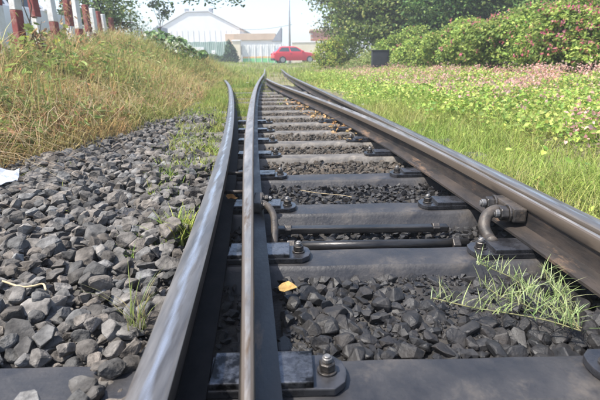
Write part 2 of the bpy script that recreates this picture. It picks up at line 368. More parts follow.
def make_rail(name, label, fl, fr, y0, y1, zb, foot_l, foot_r, topm, sidem, side=None, dip=0, web=.008, webm=None):
    ys = np.concatenate([np.arange(y0, 6, .06), np.arange(6, y1+.01, .25)])
    root = empty(name, (0, 0, 0))
    tag(root, label, 'rail', 'rails of the track switch')
    zt = lambda y: T - dip*float(1-sstep(.2, 2.6, y))
    def cx(y):
        l, r = float(fl(y)), float(fr(y))
        if side == 'L': return r - min(.035, (r-l)/2+.002)
        if side == 'R': return l + min(.035, (r-l)/2+.002)
        return (l+r)/2
    sweep('head', ys, lambda y: head_sect(float(fl(y)), float(fr(y)), zt(y), side), topm, root, band=[0,0,0,0,.12,.75,.12,0,0,0,0])
    sweep('web', ys, lambda y: [(cx(y)-web-.006, zb+.016),(cx(y)-web, zb+.032),(cx(y)-web, zt(y)-.045),(cx(y)+web, zt(y)-.045),(cx(y)+web, zb+.032),(cx(y)+web+.006, zb+.016)], webm or sidem, root)
    sweep('foot', ys, lambda y: [(cx(y)-foot_l, zb),(cx(y)-foot_l, zb+.009),(cx(y)-web-.005, zb+.020),(cx(y)+web+.005, zb+.020),(cx(y)+foot_r, zb+.009),(cx(y)+foot_r, zb)], sidem, root)
    return root, cx
ls_root, ls_c = make_rail('stock_rail', 'wide shiny steel rail with silver top bordering the dry ballast shoulder', lambda y: left_stock(y)-.035, lambda y: left_stock(y)+.035, -1.2, 16, .02, .064, .064, M['rail_top_greasy'], M['rail_grease'])
lb_root, lb_c = make_rail('switch_blade', 'thin tapering switch blade standing open beside the wide shiny rail', lambda y: left_blade_g(y)-blade_w(y), left_blade_g, -.35, 27, .036, .020, .062, M['blade_top'], M['rail_dark'], side='L', dip=.012, webm=M['rail_grease'])
rs_root, rs_c = make_rail('stock_rail', 'outer rail with silver top bordering the green grass verge', right_stock_in, lambda y: right_stock_in(y)+.07, -1.2, 27, .02, .040, .064, M['rail_top'], M['rail_rust'])
rb_root, rb_c = make_rail('switch_blade', 'rusty switch blade pressed closed against the rail beside the grass verge', right_blade_g, lambda y: right_blade_g(y)+right_w(y), -.35, 13.2, .036, .075, .012, M['blade_top'], M['rail_rust'], side='R', dip=.010, webm=M['web_shaded'])

# ------------------------------------------------------------------ slide chairs (plate, polished pad, bolt)
def bolt_meshes():
    a = MB().prism(hexpoly(.021, 20), 0, .005).mesh('washer', bevel=.001, seg=1)
    b = MB().prism(hexpoly(.018, 6, .3), .005, .023).mesh('nut', bevel=.002, seg=1)
    m = MB(); m.prism(hexpoly(.0105, 14), .023, .034); m.prism(hexpoly(.0075, 14), .034, .038)
    c = m.mesh('shank', bevel=.0015, seg=1)
    return a, b, c
BM = bolt_meshes()
def bolt(parent, loc, s=1.0, rot=None):
    o = link('bolt', BM[1], M['bolt'], parent); o.location = loc; o.scale = (s, s, s)
    if rot: o.rotation_euler = rot
    a = link('washer', BM[0], M['bolt'], o); c = link('shank', BM[2], M['bolt_bright'], o)
    return o
def chair(x_out, x_foot, x_bolt, yc, sgn, label, group):
    """sgn +1: bolt end to the right. x_out: end under the stock rail"""
    root = empty('slide_chair', (0, yc, 0.0), SK)
    tag(root, label, 'slide plate', group)
    e = x_bolt + sgn*.040; hw = .055
    pts = [(x_out,-hw),(e-sgn*.028,-hw),(e-sgn*.006,-hw*.62),(e,-hw*.2),(e,hw*.2),(e-sgn*.006,hw*.62),(e-sgn*.028,hw),(x_out,hw)]
    MB().prism(pts, .0025, .020).build('base_plate', M['plate_oil'], root, bevel=.003)
    a, b = sorted((x_out+sgn*.14, x_bolt-sgn*.030))
    MB().box(a, b, -hw+.004, hw-.004, .0195, .0345).build('slide_pad', M['plate_polish'] if sgn > 0 else M['plate_oil'], root, bevel=.003)
    bb = bolt(root, (x_bolt, 0, .0205)); bb.rotation_euler = (0,0,random.uniform(0,1))
    return root
WH = ['', 'before the bay of black stones', 'between the black stones and the stretcher rods'] + ['on the %s sleeper beyond the stretcher rods' % k for k in ORD]
for i, yb in enumerate(sl_back[:9]):
    yc = yb - .063
    if i == 0: continue
    s = float(left_stock(yc)); g = float(left_blade_g(yc))
    chair(s-.072, s+.06, g+.147, yc, 1, 'bright slide plate under the open blade '+WH[i], 'slide plates under the open blade')
    g = float(right_blade_g(yc)); s = float(right_stock_in(yc))+.035
    if i >= 1:
        chair(s+.072, s-.06, g-.205 if i < 4 else g-.17, yc, -1, 'black slide plate under the closed blade '+WH[i], 'slide plates under the closed blade')

# ------------------------------------------------------------------ stretcher rods, cranked brackets
def smooth_path(pts, n=6):
    out = []; P = [Vector(p) for p in pts]; P = [P[0]*2-P[1]] + P + [P[-1]*2-P[-2]]
    for i in range(1, len(P)-2):
        for k in range(n):
            t = k/n; a, b, c, d = P[i-1], P[i], P[i+1], P[i+2]
            out.append(.5*((2*b)+(c-a)*t+(2*a-5*b+4*c-d)*t*t+(3*b-a-3*c+d)*t**3))
    out.append(P[-2]); return out
def rod(yc, x0, x1, z, r, label, flat=False):
    root = empty('stretcher_rod', (0,0,0)); tag(root, label, 'rod', 'rods tying the two switch blades')
    if flat:
        MB().box(x0, x1, yc-.020, yc+.020, z-.012, z+.014).build('bar', M['rod'], root, bevel=.007, seg=3)
    else:
        MB().tube([(x0, yc, z), ((x0+x1)/2, yc+.004, z+.001), (x1, yc+SK*(x1-x0), z)], r, 14).build('bar', M['rod'], root, smooth=True)
    for x in (x0+.05, x1-.05):
        MB().prism(hexpoly(r*1.4 if not flat else .024, 6, .2), -.014, .014, Matrix.Translation((x, yc, z)) @ Matrix.Rotation(math.pi/2, 4, 'Y')).build('nut', M['bolt'], root, bevel=.003)
    return root
rod(1.532, -.085, .62, -.014, .020, 'round dark steel stretcher rod lying closest to the bay of black stones')
rod(1.715, -.10, .60, -.018, .016, 'flat dark steel stretcher bar lying behind the round rod', flat=True)
# right cranked bracket
br = empty('cranked_bracket', (0,0,0)); tag(br, 'heavy cranked hook bracket bolted to the closed rusty blade', 'bracket')
yb_ = 1.60; g = float(right_blade_g(yb_))
p_hook = smooth_path([(g-.035, yb_-.01, .085), (g-.080, yb_-.02, .102), (g-.122, yb_-.04, .088), (g-.140, yb_-.07, .055), (g-.133, yb_-.105, .026), (g-.140, yb_-.15, .028)])
MB().tube(p_hook, [.021]*len(p_hook), 12).build('hook', M['bracket'], br, smooth=True)
MB().box(g-.042, g+.008, yb_-.075, yb_+.11, .070, .122).build('lug', M['bracket'], br, bevel=.008)
for yy in (yb_+.085, yb_-.04):
    RM = (0, -math.pi/2, 0)
    bolt(br, (g-.042, yy, .096), 1.55, RM)
# left cranked bracket
bl = empty('cranked_bracket', (0,0,0)); tag(bl, 'cranked bracket bolted to the web of the open switch blade', 'bracket')
g = float(left_blade_g(1.72))
p_hook = smooth_path([(g+.000, 1.80, .070), (g+.040, 1.76, .080), (g+.076, 1.68, .066), (g+.086, 1.60, .032), (g+.086, 1.532, -.006)])
MB().tube(p_hook, [.014]*len(p_hook), 12).build('hook', M['bracket'], bl, smooth=True)
MB().box(g-.012, g+.026, 1.72, 1.88, .056, .098).build('lug', M['bracket'], bl, bevel=.007)
for yy in (1.75, 1.845): bolt(bl, (g+.026, yy, .078), 1.0, (0, math.pi/2, 0))
# spacer bolts between left rails
for yy in (1.93, 2.28):
    s = float(left_stock(yy))+.03; b = float(left_blade_g(yy)-blade_w(yy))
    MB().tube([(s-.012, yy, .085), (b+.02, yy, .085)], .009, 8).build('spacer_bolt', M['rail_rust'], ls_root, smooth=True)

# ------------------------------------------------------------------ ballast stones
def hull_mesh(seed, flat=.62, npts=15, bev=.05):
    r = np.random.default_rng(seed)
    p = r.normal(size=(npts,3)); p /= np.linalg.norm(p, axis=1)[:,None]
    p *= np.array([1, r.uniform(.68,.95), r.uniform(flat-.12, flat+.15)]) * r.uniform(.86, 1.05, (npts,1))
    bm = bmesh.new(); vs = [bm.verts.new(v) for v in p]
    res = bmesh.ops.convex_hull(bm, input=vs)
    bmesh.ops.delete(bm, geom=[v for v in bm.verts if not v.link_faces], context='VERTS')
    bmesh.ops.dissolve_limit(bm, angle_limit=.32, verts=bm.verts[:], edges=bm.edges[:])
    if bev: bmesh.ops.bevel(bm, geom=[e for e in bm.edges], offset=bev, segments=1, affect='EDGES', clamp_overlap=True)
    bmesh.ops.triangulate(bm, faces=bm.faces[:])
    me = bpy.data.meshes.new('stone'); bm.to_mesh(me); bm.free()
    return me
def arr(me):
    V = np.zeros(len(me.vertices)*3, np.float32); me.vertices.foreach_get('co', V)
    Fi = np.zeros(len(me.loops), np.int32); me.loops.foreach_get('vertex_index', Fi)
    return V.reshape(-1,3), Fi.reshape(-1,3)
proto_n = [hull_mesh(s, npts=15+s % 5, bev=.085) for s in range(26)]
proto_f = [arr(hull_mesh(100+s, npts=14+s % 4, bev=0)) for s in range(26)]
S = []   # x,y,z,size,material(0 dry,1 oil)
def scatter(x0f, x1f, y0, y1, sp, smin, smax, zf, oil, keep=None, pw=1.0):
    y = y0
    while y < y1:
        a, b = float(x0f(y)), float(x1f(y))
        x = a + rng.uniform(0, sp)
        while x < b:
            px, py = x+rng.uniform(-.45,.45)*sp, y+rng.uniform(-.45,.45)*sp
            sz = smin+(smax-smin)*rng.random()**pw
            if keep is None or keep(px, py, sz):
                S.append((px, py, float(zf(px, py))+rng.uniform(-.35,.35)*sz, sz, oil))
            x += sp
        y += sp*.86
def sleeper_clear(px, py, sz):
    for yb in sl_back[:2]:
        if -1.4 < px < float(left_stock(py))-.20 and yb-.145-sz*.3 < py-SK*(px-.3) < yb+.012+sz*.4: return False
    return px < float(left_stock(py))-.068-sz*.75
# left shoulder: a low layer and an upper one
scatter(lambda y: edge_l(y)-.25, lambda y: left_stock(y)-.09, .28, 3.2, .043, .019, .034, lambda x, y: bed_z(x, y)+.012, 0, sleeper_clear)
scatter(lambda y: edge_l(y)-.2, lambda y: left_stock(y)-.09, .28, 3.2, .060, .026, .048, lambda x, y: bed_z(x, y)+.036, 0, sleeper_clear, 1.5)
scatter(lambda y: edge_l(y)-.15, lambda y: left_stock(y)-.20, 3.2, 7.6, .056, .020, .042, lambda x, y: bed_z(x, y)+.020, 0, None, 1.4)
# bays between sleepers
lbx = lambda y: left_blade_g(y)+.075
rbx = lambda y: right_blade_g(max(y, 1.0))-.02
for i in range(len(sl_back)-2):
    a, b = sl_back[i]+.035, sl_back[i+1]-.165
    if i == 1:
        kz = lambda px, py, sz: not (px < .1 and py < .89)
        scatter(lbx, rbx, a, b, .036, .016, .027, lambda x, y: -.040, 1)
        scatter(lbx, rbx, a, b, .046, .021, .040, lambda x, y: -.030, 1, None, 1.5)
    elif i == 2:
        scatter(lbx, rbx, a, b, .036, .014, .028, lambda x, y: -.066, 1)
        scatter(lambda y: .02, lambda y: .60, a+.05, b-.02, .06, .014, .026, lambda x, y: -.045, 1)
    else:
        d = 1 if i < 4 else 2
        scatter(lbx, rbx, a-.01, b+.02, .036, .011, .024, lambda x, y: -.040+.003*min(i,6), d, None, 1.6)
    # in the flangeway and under the right foot
    scatter(lambda y: left_stock(y)+.05, lambda y: left_blade_g(y)-.02, a-.04, b+.04, .034, .012, .024, lambda x, y: -.055, 1)
    scatter(lambda y: right_blade_g(max(y,1.0))-.02, lambda y: right_stock_in(max(y,1.0))+.2, a, b, .045, .014, .026, lambda x, y: -.05, 1)
scatter(lbx, rbx, .88, 1.31, .020, .004, .009, lambda x, y: float(bed_z(x, y))+.003, 1)
scatter(lambda y: edge_l(y), lambda y: left_stock(y)-.08, .86, 2.2, .024, .005, .011, lambda x, y: float(bed_z(x, y))+.004, 0)
S = np.array(S)
campos = np.array([0,0,H])
Pc = S[:,:3]-campos
dep = Pc[:,1]*math.cos(PITCH)-Pc[:,2]*math.sin(PITCH); up = Pc[:,1]*math.sin(PITCH)+Pc[:,2]*math.cos(PITCH)
pxs = 300+F*Pc[:,0]/np.maximum(dep,.01); pys = 200-F*up/np.maximum(dep,.01)
vis = (dep > .1) & (pxs > 0) & (pxs < 600) & (pys < 400) & (S[:,2] > -.045)
order = np.argsort(-(S[:,3]/dep)*vis)
near = order[:300]; rest = order[300:]
def tint(oil=0):
    k = rng.uniform(.65, 1.2) if oil else rng.uniform(.5, 1.45); wv = rng.uniform(-.06, .08); return np.array([k*(1+wv), k, k*(1-wv)])
meshes = {}
for n_, k in enumerate(near):
    x, y, z, s, oil = S[k]
    key = (int(rng.integers(26)), int(oil), int(rng.integers(7)))
    if key not in meshes:
        me = proto_n[key[0]].copy(); me.transform(Matrix.Scale(.035, 4)); me.materials.append(M[('stone_dry','stone_oil','stone_dirty')[int(oil)]])
        c = me.color_attributes.new('Col', 'FLOAT_COLOR', 'POINT'); tc_ = tint(oil)
        c.data.foreach_set('color', np.tile(np.append(tc_, 1), len(me.vertices)).astype(np.float32)); meshes[key] = me
    o = bpy.data.objects.new('stone', meshes[key]); COL.objects.link(o); o.parent = track_bed
    o.location = (x, y, z); o.scale = (s*32, s*32, s*32); o.rotation_euler = (rng.uniform(-.45,.45), rng.uniform(-.45,.45), rng.uniform(0, 6.28))
def rot_mats(n, tilt=.5):
    a = rng.uniform(0, 2*np.pi, n); b = rng.uniform(-tilt, tilt, n); c = rng.uniform(-tilt, tilt, n)
    Rz = np.zeros((n,3,3)); Rz[:,0,0] = np.cos(a); Rz[:,0,1] = -np.sin(a); Rz[:,1,0] = np.sin(a); Rz[:,1,1] = np.cos(a); Rz[:,2,2] = 1
    Rx = np.zeros((n,3,3)); Rx[:,0,0] = 1; Rx[:,1,1] = np.cos(b); Rx[:,1,2] = -np.sin(b); Rx[:,2,1] = np.sin(b); Rx[:,2,2] = np.cos(b)
    Ry = np.zeros((n,3,3)); Ry[:,1,1] = 1; Ry[:,0,0] = np.cos(c); Ry[:,0,2] = np.sin(c); Ry[:,2,0] = -np.sin(c); Ry[:,2,2] = np.cos(c)
    return Ry @ Rx @ Rz
def stone_layer(sel, oil):
    Vs, Fs, Cs, off = [], [], [], 0
    which = rng.integers(0, 26, len(sel))
    for p in range(26):
        k = sel[which == p]
        if not len(k): continue
        V, Fi = proto_f[p]; n = len(k)
        Rm = rot_mats(n)
        W = np.einsum('nij,vj->nvi', Rm, V)*(S[k,3]*1.12)[:,None,None] + S[k,None,:3]
        Vs.append(W.reshape(-1,3)); Fs.append((Fi[None]+(np.arange(n)*len(V))[:,None,None]+off).reshape(-1,3)); off += n*len(V)
        Cs.append(np.repeat(np.array([tint(oil) for _ in range(n)]), len(V), 0))
    o = link('stone_layer', np_mesh('stone_layer', np.vstack(Vs), [np.vstack(Fs)], np.vstack(Cs)), M[('stone_dry','stone_oil','stone_dirty')[oil]], track_bed)
    o['kind'] = 'stuff'; return o
stone_layer(rest[S[rest,4] == 0], 0); stone_layer(rest[S[rest,4] == 1], 1); stone_layer(rest[S[rest,4] == 2], 2)

# ------------------------------------------------------------------ vegetation builders
def norm(v): return v/np.maximum(np.linalg.norm(v, axis=1, keepdims=True), 1e-6)
def leaf_arrays(Cn, Nrm, size, col, aspect=.62, fold=.25, shape=0, droop=0.0):
    n = len(Cn); Nrm = norm(Nrm)
    r = norm(rng.normal(size=(n,3))); r[:,2] -= droop
    u = norm(r - Nrm*np.sum(r*Nrm, 1, keepdims=True)); v = np.cross(Nrm, u)
    s = np.asarray(size).reshape(-1,1)*np.ones((n,1))
    # outline: base, two shoulders, tip
    pts = [(-.5,0,0),(-.22,.5,fold),(.18,.42,fold*.8),(.5,0,-.05),(.18,-.42,fold*.8),(-.22,-.5,fold)]
    if shape == 1: pts = [(-.38,0,0),(-.48,.38,fold),(0,.52,fold*.9),(.55,0,-.06),(0,-.52,fold*.9),(-.48,-.38,fold)]   # heart
    if shape == 2: pts = [(-.5,0,0),(-.2,.22,fold*.5),(.2,.2,fold*.4),(.5,0,-.1),(.2,-.2,fold*.4),(-.2,-.22,fold*.5)]   # lance
    V = np.stack([Cn + s*(a*u + (b*aspect/.62)*v*.62 + c*Nrm*.5) for a, b, c in pts], 1).reshape(-1,3)
    k = np.arange(n)[:,None]*6
    Fq = np.vstack([k+np.array([0,3,2,1]), k+np.array([0,5,4,3])])
    return V, Fq, np.repeat(col, 6, 0)
def palette(n, cols, wts, jit=.18, nz=None):
    cols = np.array(cols); wts = np.array(wts, float); wts /= wts.sum()
    c = cols[rng.choice(len(cols), n, p=wts)] if nz is None else None
    if nz is not None:   # nz in 0..1 shifts along the list
        t = np.clip(nz + rng.normal(0, .18, n), 0, .999)*(len(cols)-1); i = t.astype(int); f = (t-i)[:,None]
        c = cols[i]*(1-f)+cols[np.minimum(i+1, len(cols)-1)]*f
    return c*np.exp(rng.normal(0, jit, (n,1)))*np.exp(rng.normal(0, jit*.25, (n,3)))
def vnoise(x, y, s, seed=0):
    return (.5+.25*np.sin(x*s*1.3+1.7*np.sin(y*s*.9+seed)+seed*2.1)+.25*np.sin(y*s*1.1+1.9*np.sin(x*s*.8+seed*1.3)))
def blade_arrays(B, h, lean, width, col, tipcol=None, curl=1.0):
    n = len(B); a = rng.uniform(0, 2*np.pi, n)
    d = np.stack([np.cos(a), np.sin(a), 0*a], 1); b = a+np.pi/2+rng.normal(0,.5,n); wv = np.stack([np.cos(b), np.sin(b), 0*b], 1)
    h = h.reshape(-1,1); lean = lean.reshape(-1,1); width = np.asarray(width).reshape(-1,1)*np.ones((n,1))
    lv = []
    for t, ww in ((0,1),(.4,.9),(.75,.6)):
        c = B + d*h*lean*(t**1.8) + np.array([0,0,1])*h*(t - curl*.45*lean*t**2.4)
        lv += [c-wv*width*ww*.5, c+wv*width*ww*.5]
    tip = B + d*h*lean + np.array([0,0,1])*h*(1-curl*.45*lean)
    V = np.stack(lv+[tip], 1).reshape(-1,3)
    k = np.arange(n)[:,None]*7
    Fq = np.vstack([k+np.array([0,1,3,2]), k+np.array([2,3,5,4])]); Ft = k+np.array([4,5,6])
    C = np.repeat(col[:,None,:], 7, 1)
    return V, Fq, Ft, C.reshape(-1,3)
def grass_obj(name, B, h, lean, width, col, label, cat, curl=1.0, parent=None):
    V, Fq, Ft, C = blade_arrays(B, h, lean, width, col, None, curl)
    o = link(name, np_mesh(name, V, [Fq, Ft], C, smooth=True), M['grass'], parent)
    if parent is None: tag(o, label, cat, kind='stuff')
    return o
def rnd_area(n, xf0, xf1, y0, y1, ypow=1.0):
    y = y0+(y1-y0)*rng.random(n)**ypow; a, b = xf0(y), xf1(y); x = a+(b-a)*rng.random(n)
    return x, y

# ------------------------------------------------------------------ left bank: dry grass
STRAW = [(.42,.28,.13),(.50,.37,.17),(.38,.34,.13),(.26,.28,.08),(.16,.23,.055)]
n = 95000
x, y = rnd_area(n, lambda y: np.maximum(-.74*y-.6, -9.5), lambda y: edge_l(y)+.12, 1.7, 17.5, 1.0)
edge = edge_l(y)+.12-x
keep = rng.random(n) < np.clip(edge/.22, .12, 1)
x, y = x[keep], y[keep]; n = len(x)
nz = np.clip(vnoise(x, y, 1.5, 1)*.5+vnoise(x, y, 4.3, 3)*.5 + .10*sstep(5, 10, y) - .22*(1-sstep(2.5,4.5,y))*1.0, 0, 1)
hh = (.13+.30*rng.random(n)**1.4)*(.55+.6*sstep(0,.9,edge_l(y)-x))*(.75+.5*vnoise(x, y, 2.2, 7))*(1+.25*sstep(4,8,y)-.2*sstep(13,17,y))
B = np.stack([x, y, gz(x, y)-.015], 1)
grass_obj('dry_grass', B, hh, .25+1.0*rng.random(n)**1.3, .0038+.0035*rng.random(n)+.0004*y, palette(n, STRAW, None, .22, nz), 'tall dry straw coloured grass tangled over the bank beside the ballast', 'grass')
# dead stems lying over the bank
n = 2600
x, y = rnd_area(n, lambda y: -.72*y-.5, lambda y: edge_l(y)-.1, 2.0, 10)
B = np.stack([x, y, gz(x, y)+.10], 1)
grass_obj('dead_stem', B, .35+.35*rng.random(n), 1.2+.8*rng.random(n), .0042, palette(n, [(.44,.30,.17),(.36,.22,.12),(.50,.41,.26)], [2,1,1], .2), 'pale dead stems flopped over the dry grass bank', 'dead stems', curl=1.2)

# ------------------------------------------------------------------ green grass: by left rail, between rails, far field, right verge
GREEN = [(.36,.31,.11),(.30,.33,.085),(.22,.30,.06),(.15,.25,.045)]
def grass_patch(name, n, xf0, xf1, y0, y1, h0, h1, label, seed, wd=.004, lean=.7, keepf=None, cols=GREEN, ypow=1.0, cat='grass', shift=0):
    x, y = rnd_area(n, xf0, xf1, y0, y1, ypow)
    if keepf is not None:
        k = rng.random(n) < keepf(x, y); x, y = x[k], y[k]
    n = len(x); nz = vnoise(x, y, 2.1, seed)*.6+vnoise(x, y, 6.1, seed+2)*.4+shift
    z = np.maximum(gz(x, y), np.where((x > edge_l(y)) & (x < right_stock_in(np.maximum(y,1))+.1) & (y < 12.5), bed_z(x, y), -9))-.01
    return grass_obj(name, np.stack([x, y, z], 1), (h0+(h1-h0)*rng.random(n)**1.5)*(.7+.6*vnoise(x, y, 3.0, seed+5)), .2+lean*rng.random(n), wd+.0004*y, palette(n, cols, None, .2, nz), label, cat)
grass_patch('rail_side_grass', 26000, lambda y: left_stock(y)-.22-.075*y, lambda y: left_stock(y)-.06, 1.35, 14, .03, .12, 'short green weeds growing against the wide shiny rail', 4, keepf=lambda x, y: np.clip(vnoise(x, y, 5, 9)*2.2-1.25+.8*sstep(1.5,3.2,y), 0, 1))
grass_patch('shoulder_grass', 22000, lambda y: edge_l(y)-.1, lambda y: left_stock(y)-.05, 5.0, 17, .05, .20, 'low green and straw grass where the ballast shoulder ends', 5, wd=.004, keepf=lambda x, y: sstep(4.6, 8.2, y+.8*vnoise(x, y, 3, 2)))
grass_patch('rail_gap_grass', 16000, lambda y: left_stock(y)+.045, lambda y: left_blade_g(y)-.08, 4.3, 16, .04, .13, 'yellow green grass filling the gap between the diverging rails', 6, keepf=lambda x, y: sstep(4.3, 5.2, y), shift=-.05)
grass_patch('verge_grass', 42000, lambda y: right_stock_in(np.maximum(y,1))+.085, lambda y: right_stock_in(np.maximum(y,1))+1.25+.12*y, .55, 6.5, .07, .23, 'fine bright green grass along the outer rail', 8, wd=.0028, lean=.9, cols=[(.36,.33,.13),(.32,.35,.10),(.26,.34,.07),(.20,.30,.06)], keepf=lambda x, y: np.clip(1.25-(x-right_stock_in(np.maximum(y,1)))/1.5, .12, 1))
grass_patch('far_grass', 42000, lambda y: -.5*y-2, lambda y: .14*y+.3, 12, 44, .10, .34, 'rough green grass covering the rails at the end of the track', 10, wd=.008, lean=.8, ypow=1.3, keepf=lambda x, y: np.where((x > left_stock(np.minimum(y,16))-.0) & (x < right_stock_in(np.minimum(y,18))+.1) & (y < 24), np.where((x > left_blade_g(y)) , .10*sstep(11,18,y)+.05, .8), 1.0))
grass_patch('inside_weeds', 2600, lambda y: right_blade_g(y)-.35, lambda y: right_blade_g(y)+.3, 7, 14, .04, .13, 'sparse weeds between the dusty sleepers and the rusty blade', 12, keepf=lambda x, y: np.clip(vnoise(x, y, 4, 2)*2-1, 0, 1))

# ------------------------------------------------------------------ right: leafy ground cover
def rs(y): return right_stock_in(np.maximum(y, 1))
n = 140000
x, y = rnd_area(n, lambda y: rs(y)+.25, lambda y: np.minimum(.75*y+2.4, 7.4-.05*y), 1.5, 19, 1.15)
dist = x-rs(y)
k = rng.random(n) < np.clip((dist-.25-.75*(1-sstep(3.0,5.5,y))-.25*vnoise(x,y,2.6,3))/.5, .02, 1); x, y, dist = x[k], y[k], dist[k]; n = len(x)
hgt = (.03+.20*rng.random(n))*(.45+.8*vnoise(x, y, 2.7, 4))*np.clip(dist/.9, .35, 1)
C0 = np.stack([x, y, gz(x, y)+hgt], 1)
Nn = rng.normal(0, .8, (n,3)); Nn[:,2] = 1
pink = np.clip((vnoise(x, y, 1.6, 8)*.55+vnoise(x, y, 4.5, 5)*.45-.36)*2.2, 0, 1)*sstep(1.3, 3.4, dist)*.85 + .10*sstep(2.0, 4.0, dist)
col = palette(n, [(.26,.38,.075),(.35,.44,.10),(.44,.48,.135),(.16,.26,.06)], [3,3,2.5,1.2], .25)
pk = palette(n, [(.56,.26,.19),(.60,.32,.25),(.50,.34,.20)], [2,2,1], .15)
isp = rng.random(n) < pink*.8; col[isp] = pk[isp]
sz = (.020+.030*rng.random(n))*np.where(isp, .75, 1)
V, Fq, C = leaf_arrays(C0, Nn, sz, col, aspect=.8, shape=1)
tag(link('ground_cover', np_mesh('ground_cover', V, [Fq], C, smooth=False), M['leaf']), 'low creeping vine of bright green and pink tinged leaves on the verge', 'ground cover', kind='stuff')

n = 8500
x, y = rnd_area(n, lambda y: rs(y)+.8, lambda y: np.minimum(.75*y+2.4, 7.4-.05*y), 2.5, 19, 1.1)
k = rng.random(n) < np.clip((vnoise(x, y, 1.9, 8)*.5+vnoise(x, y, 4.1, 5)*.5-.43)*3, .05, 1)*sstep(.8, 2.2, x-rs(y)); x, y = x[k], y[k]; n = len(x)
hg = .12+.16*rng.random(n)
Cb = np.repeat(np.stack([x, y, gz(x, y)+hg], 1), 7, 0)+rng.normal(0, .035, (n*7,3)); Nb = rng.normal(0, 1, (n*7,3)); Nb[:,2] += .6
V, Fq, C = leaf_arrays(Cb, Nb, .020+.018*rng.random(n*7), palette(n*7, [(.66,.38,.32),(.70,.47,.42),(.62,.30,.30),(.64,.48,.34)], [2,2,1,1], .12), aspect=.8, shape=1)
tag(link('pink_blossom', np_mesh('pink_blossom', V, [Fq], C), M['petal']), 'small salmon pink blossoms strewn over the creeping vine on the verge', 'blossom', kind='stuff')

# ------------------------------------------------------------------ shrubs and trees
def limb_pts(p0, p1, n=6, sag=.0, wob=.05):
    p0 = np.array(p0, float); p1 = np.array(p1, float); L = np.linalg.norm(p1-p0)
    return [tuple(p0+(p1-p0)*t + np.array([rng.normal(0, wob*L)*math.sin(math.pi*t), rng.normal(0, wob*L)*math.sin(math.pi*t), -sag*L*math.sin(math.pi*t)])) for t in np.linspace(0, 1, n)]
def blob_leaves(blobs, n, size, cols, wts, depth=.16, lump=.16, shape=0, nbias=.55, jit=.2, aspect=.62, zmin=None):
    blobs = np.array(blobs, float)
    ar = (blobs[:,3]*blobs[:,4]+blobs[:,3]*blobs[:,5]+blobs[:,4]*blobs[:,5]); k = rng.choice(len(blobs), n, p=ar/ar.sum())
    b = blobs[k]; d = norm(rng.normal(size=(n,3))); d[:,2] = np.where(d[:,2] < -.55, -d[:,2], d[:,2])
    th = np.arctan2(d[:,1], d[:,0]); lu = lump*(np.sin(5*th+k*1.7+3*d[:,2])+.8*np.sin(9*d[:,2]+4*th+k)+.6*np.sin(13*th-7*d[:,2]+k*2.2))
    r = 1+lu - np.abs(rng.normal(0, depth, n))
    p = b[:,:3]+d*b[:,3:6]*r[:,None]
    nn = d*nbias+rng.normal(0,.45,(n,3)); nn[:,2] += .35
    if zmin is not None: p[:,2] = np.maximum(p[:,2], zmin+rng.uniform(0,.15,n))
    s = size*(.65+.7*rng.random(n))
    col = palette(n, cols, wts, jit)*np.exp(.22*np.sin(k*2.4)+.15*np.sin(th*3+k))[:,None]
    return p, nn, s, col
def shrub(name, label, cat, base, blobs, n, size, cols, wts, group=None, flowers=0, fcols=None, shape=0, m='leaf', lump=.16, depth=.18, stems=7, fsel=None):
    base = Vector(base); root = empty(name, base); tag(root, label, cat, group)
    bl = [(b[0]-base.x, b[1]-base.y, b[2]-base.z, *b[3:]) for b in blobs]
    p, nn, s, col = blob_leaves(bl, n, size, cols, wts, depth, lump, shape, zmin=.02)
    V, Fq, C = leaf_arrays(p, nn, s, col, shape=shape)
    link('crown', np_mesh('crown', V, [Fq], C), M[m], root)
    mb = MB()
    for i in range(stems):
        b = bl[i % len(bl)]; e = (b[0]+rng.normal(0,.3)*b[3], b[1]+rng.normal(0,.3)*b[4], b[2]+rng.uniform(.1,.7)*b[5])
        q_ = limb_pts((e[0]*.45+rng.normal(0,.1), e[1]*.45+rng.normal(0,.05), -.05), e, 5, 0, .06); MB().tube(q_, list(np.linspace(.022,.006,5)*min(1, b[5]/.5)), 5).build('stem', M['bark'], root, smooth=True)
    if flowers:
        n2 = flowers*5; nc = flowers
        cc, cn, _, _ = blob_leaves(bl, nc*3 if fsel else nc, size, cols, wts, .03, lump, 0, zmin=.02)
        if fsel:
            wgt = fsel(cc+np.array(base)); kk = rng.choice(len(cc), nc, p=wgt/wgt.sum()); cc = cc[kk]
        p2 = np.repeat(cc, 5, 0)+rng.normal(0, size*.55, (nc*5,3)); nn2 = rng.normal(0,1,(nc*5,3)); nn2[:,2] += .3
        V, Fq, C = leaf_arrays(p2, nn2, size*.75*(.7+.6*rng.random(nc*5)), palette(nc*5, fcols, [1]*len(fcols), .12), aspect=.8, shape=1)
        link('blossom', np_mesh('blossom', V, [Fq], C), M['petal'], root)
    return root
VINE = [(.23,.32,.065),(.32,.41,.09),(.41,.47,.125),(.12,.20,.045)]
PINK = [(.62,.16,.24),(.66,.27,.32),(.58,.22,.20)]
def hedge(i, label, blobs, n, fl, fsel=None):
    bx = np.array(blobs); c = bx[:,:2].mean(0); out = []
    for b in blobs:
        out.append((b[0],b[1],b[2],b[3]*.80,b[4]*.80,b[5]*.80))
        for _ in range(9):
            d = norm(rng.normal(size=(1,3)))[0]; d[2] = abs(d[2])-.15; rr = rng.uniform(.20,.40)
            out.append((b[0]+d[0]*b[3]*.86, b[1]+d[1]*b[4]*.86, b[2]+d[2]*b[5]*.86, rr*1.1, rr, rr*.8))
    blobs = out
    return shrub('flowering_shrub', label, 'shrub', (c[0], c[1], float(gz(c[0], c[1]))), blobs, int(n*1.9), .066, VINE, [3,3,1.6,1.6], 'vine covered shrubs behind the verge', int(fl*3), PINK, 1, 'leaf', .19, .19, 9, fsel)
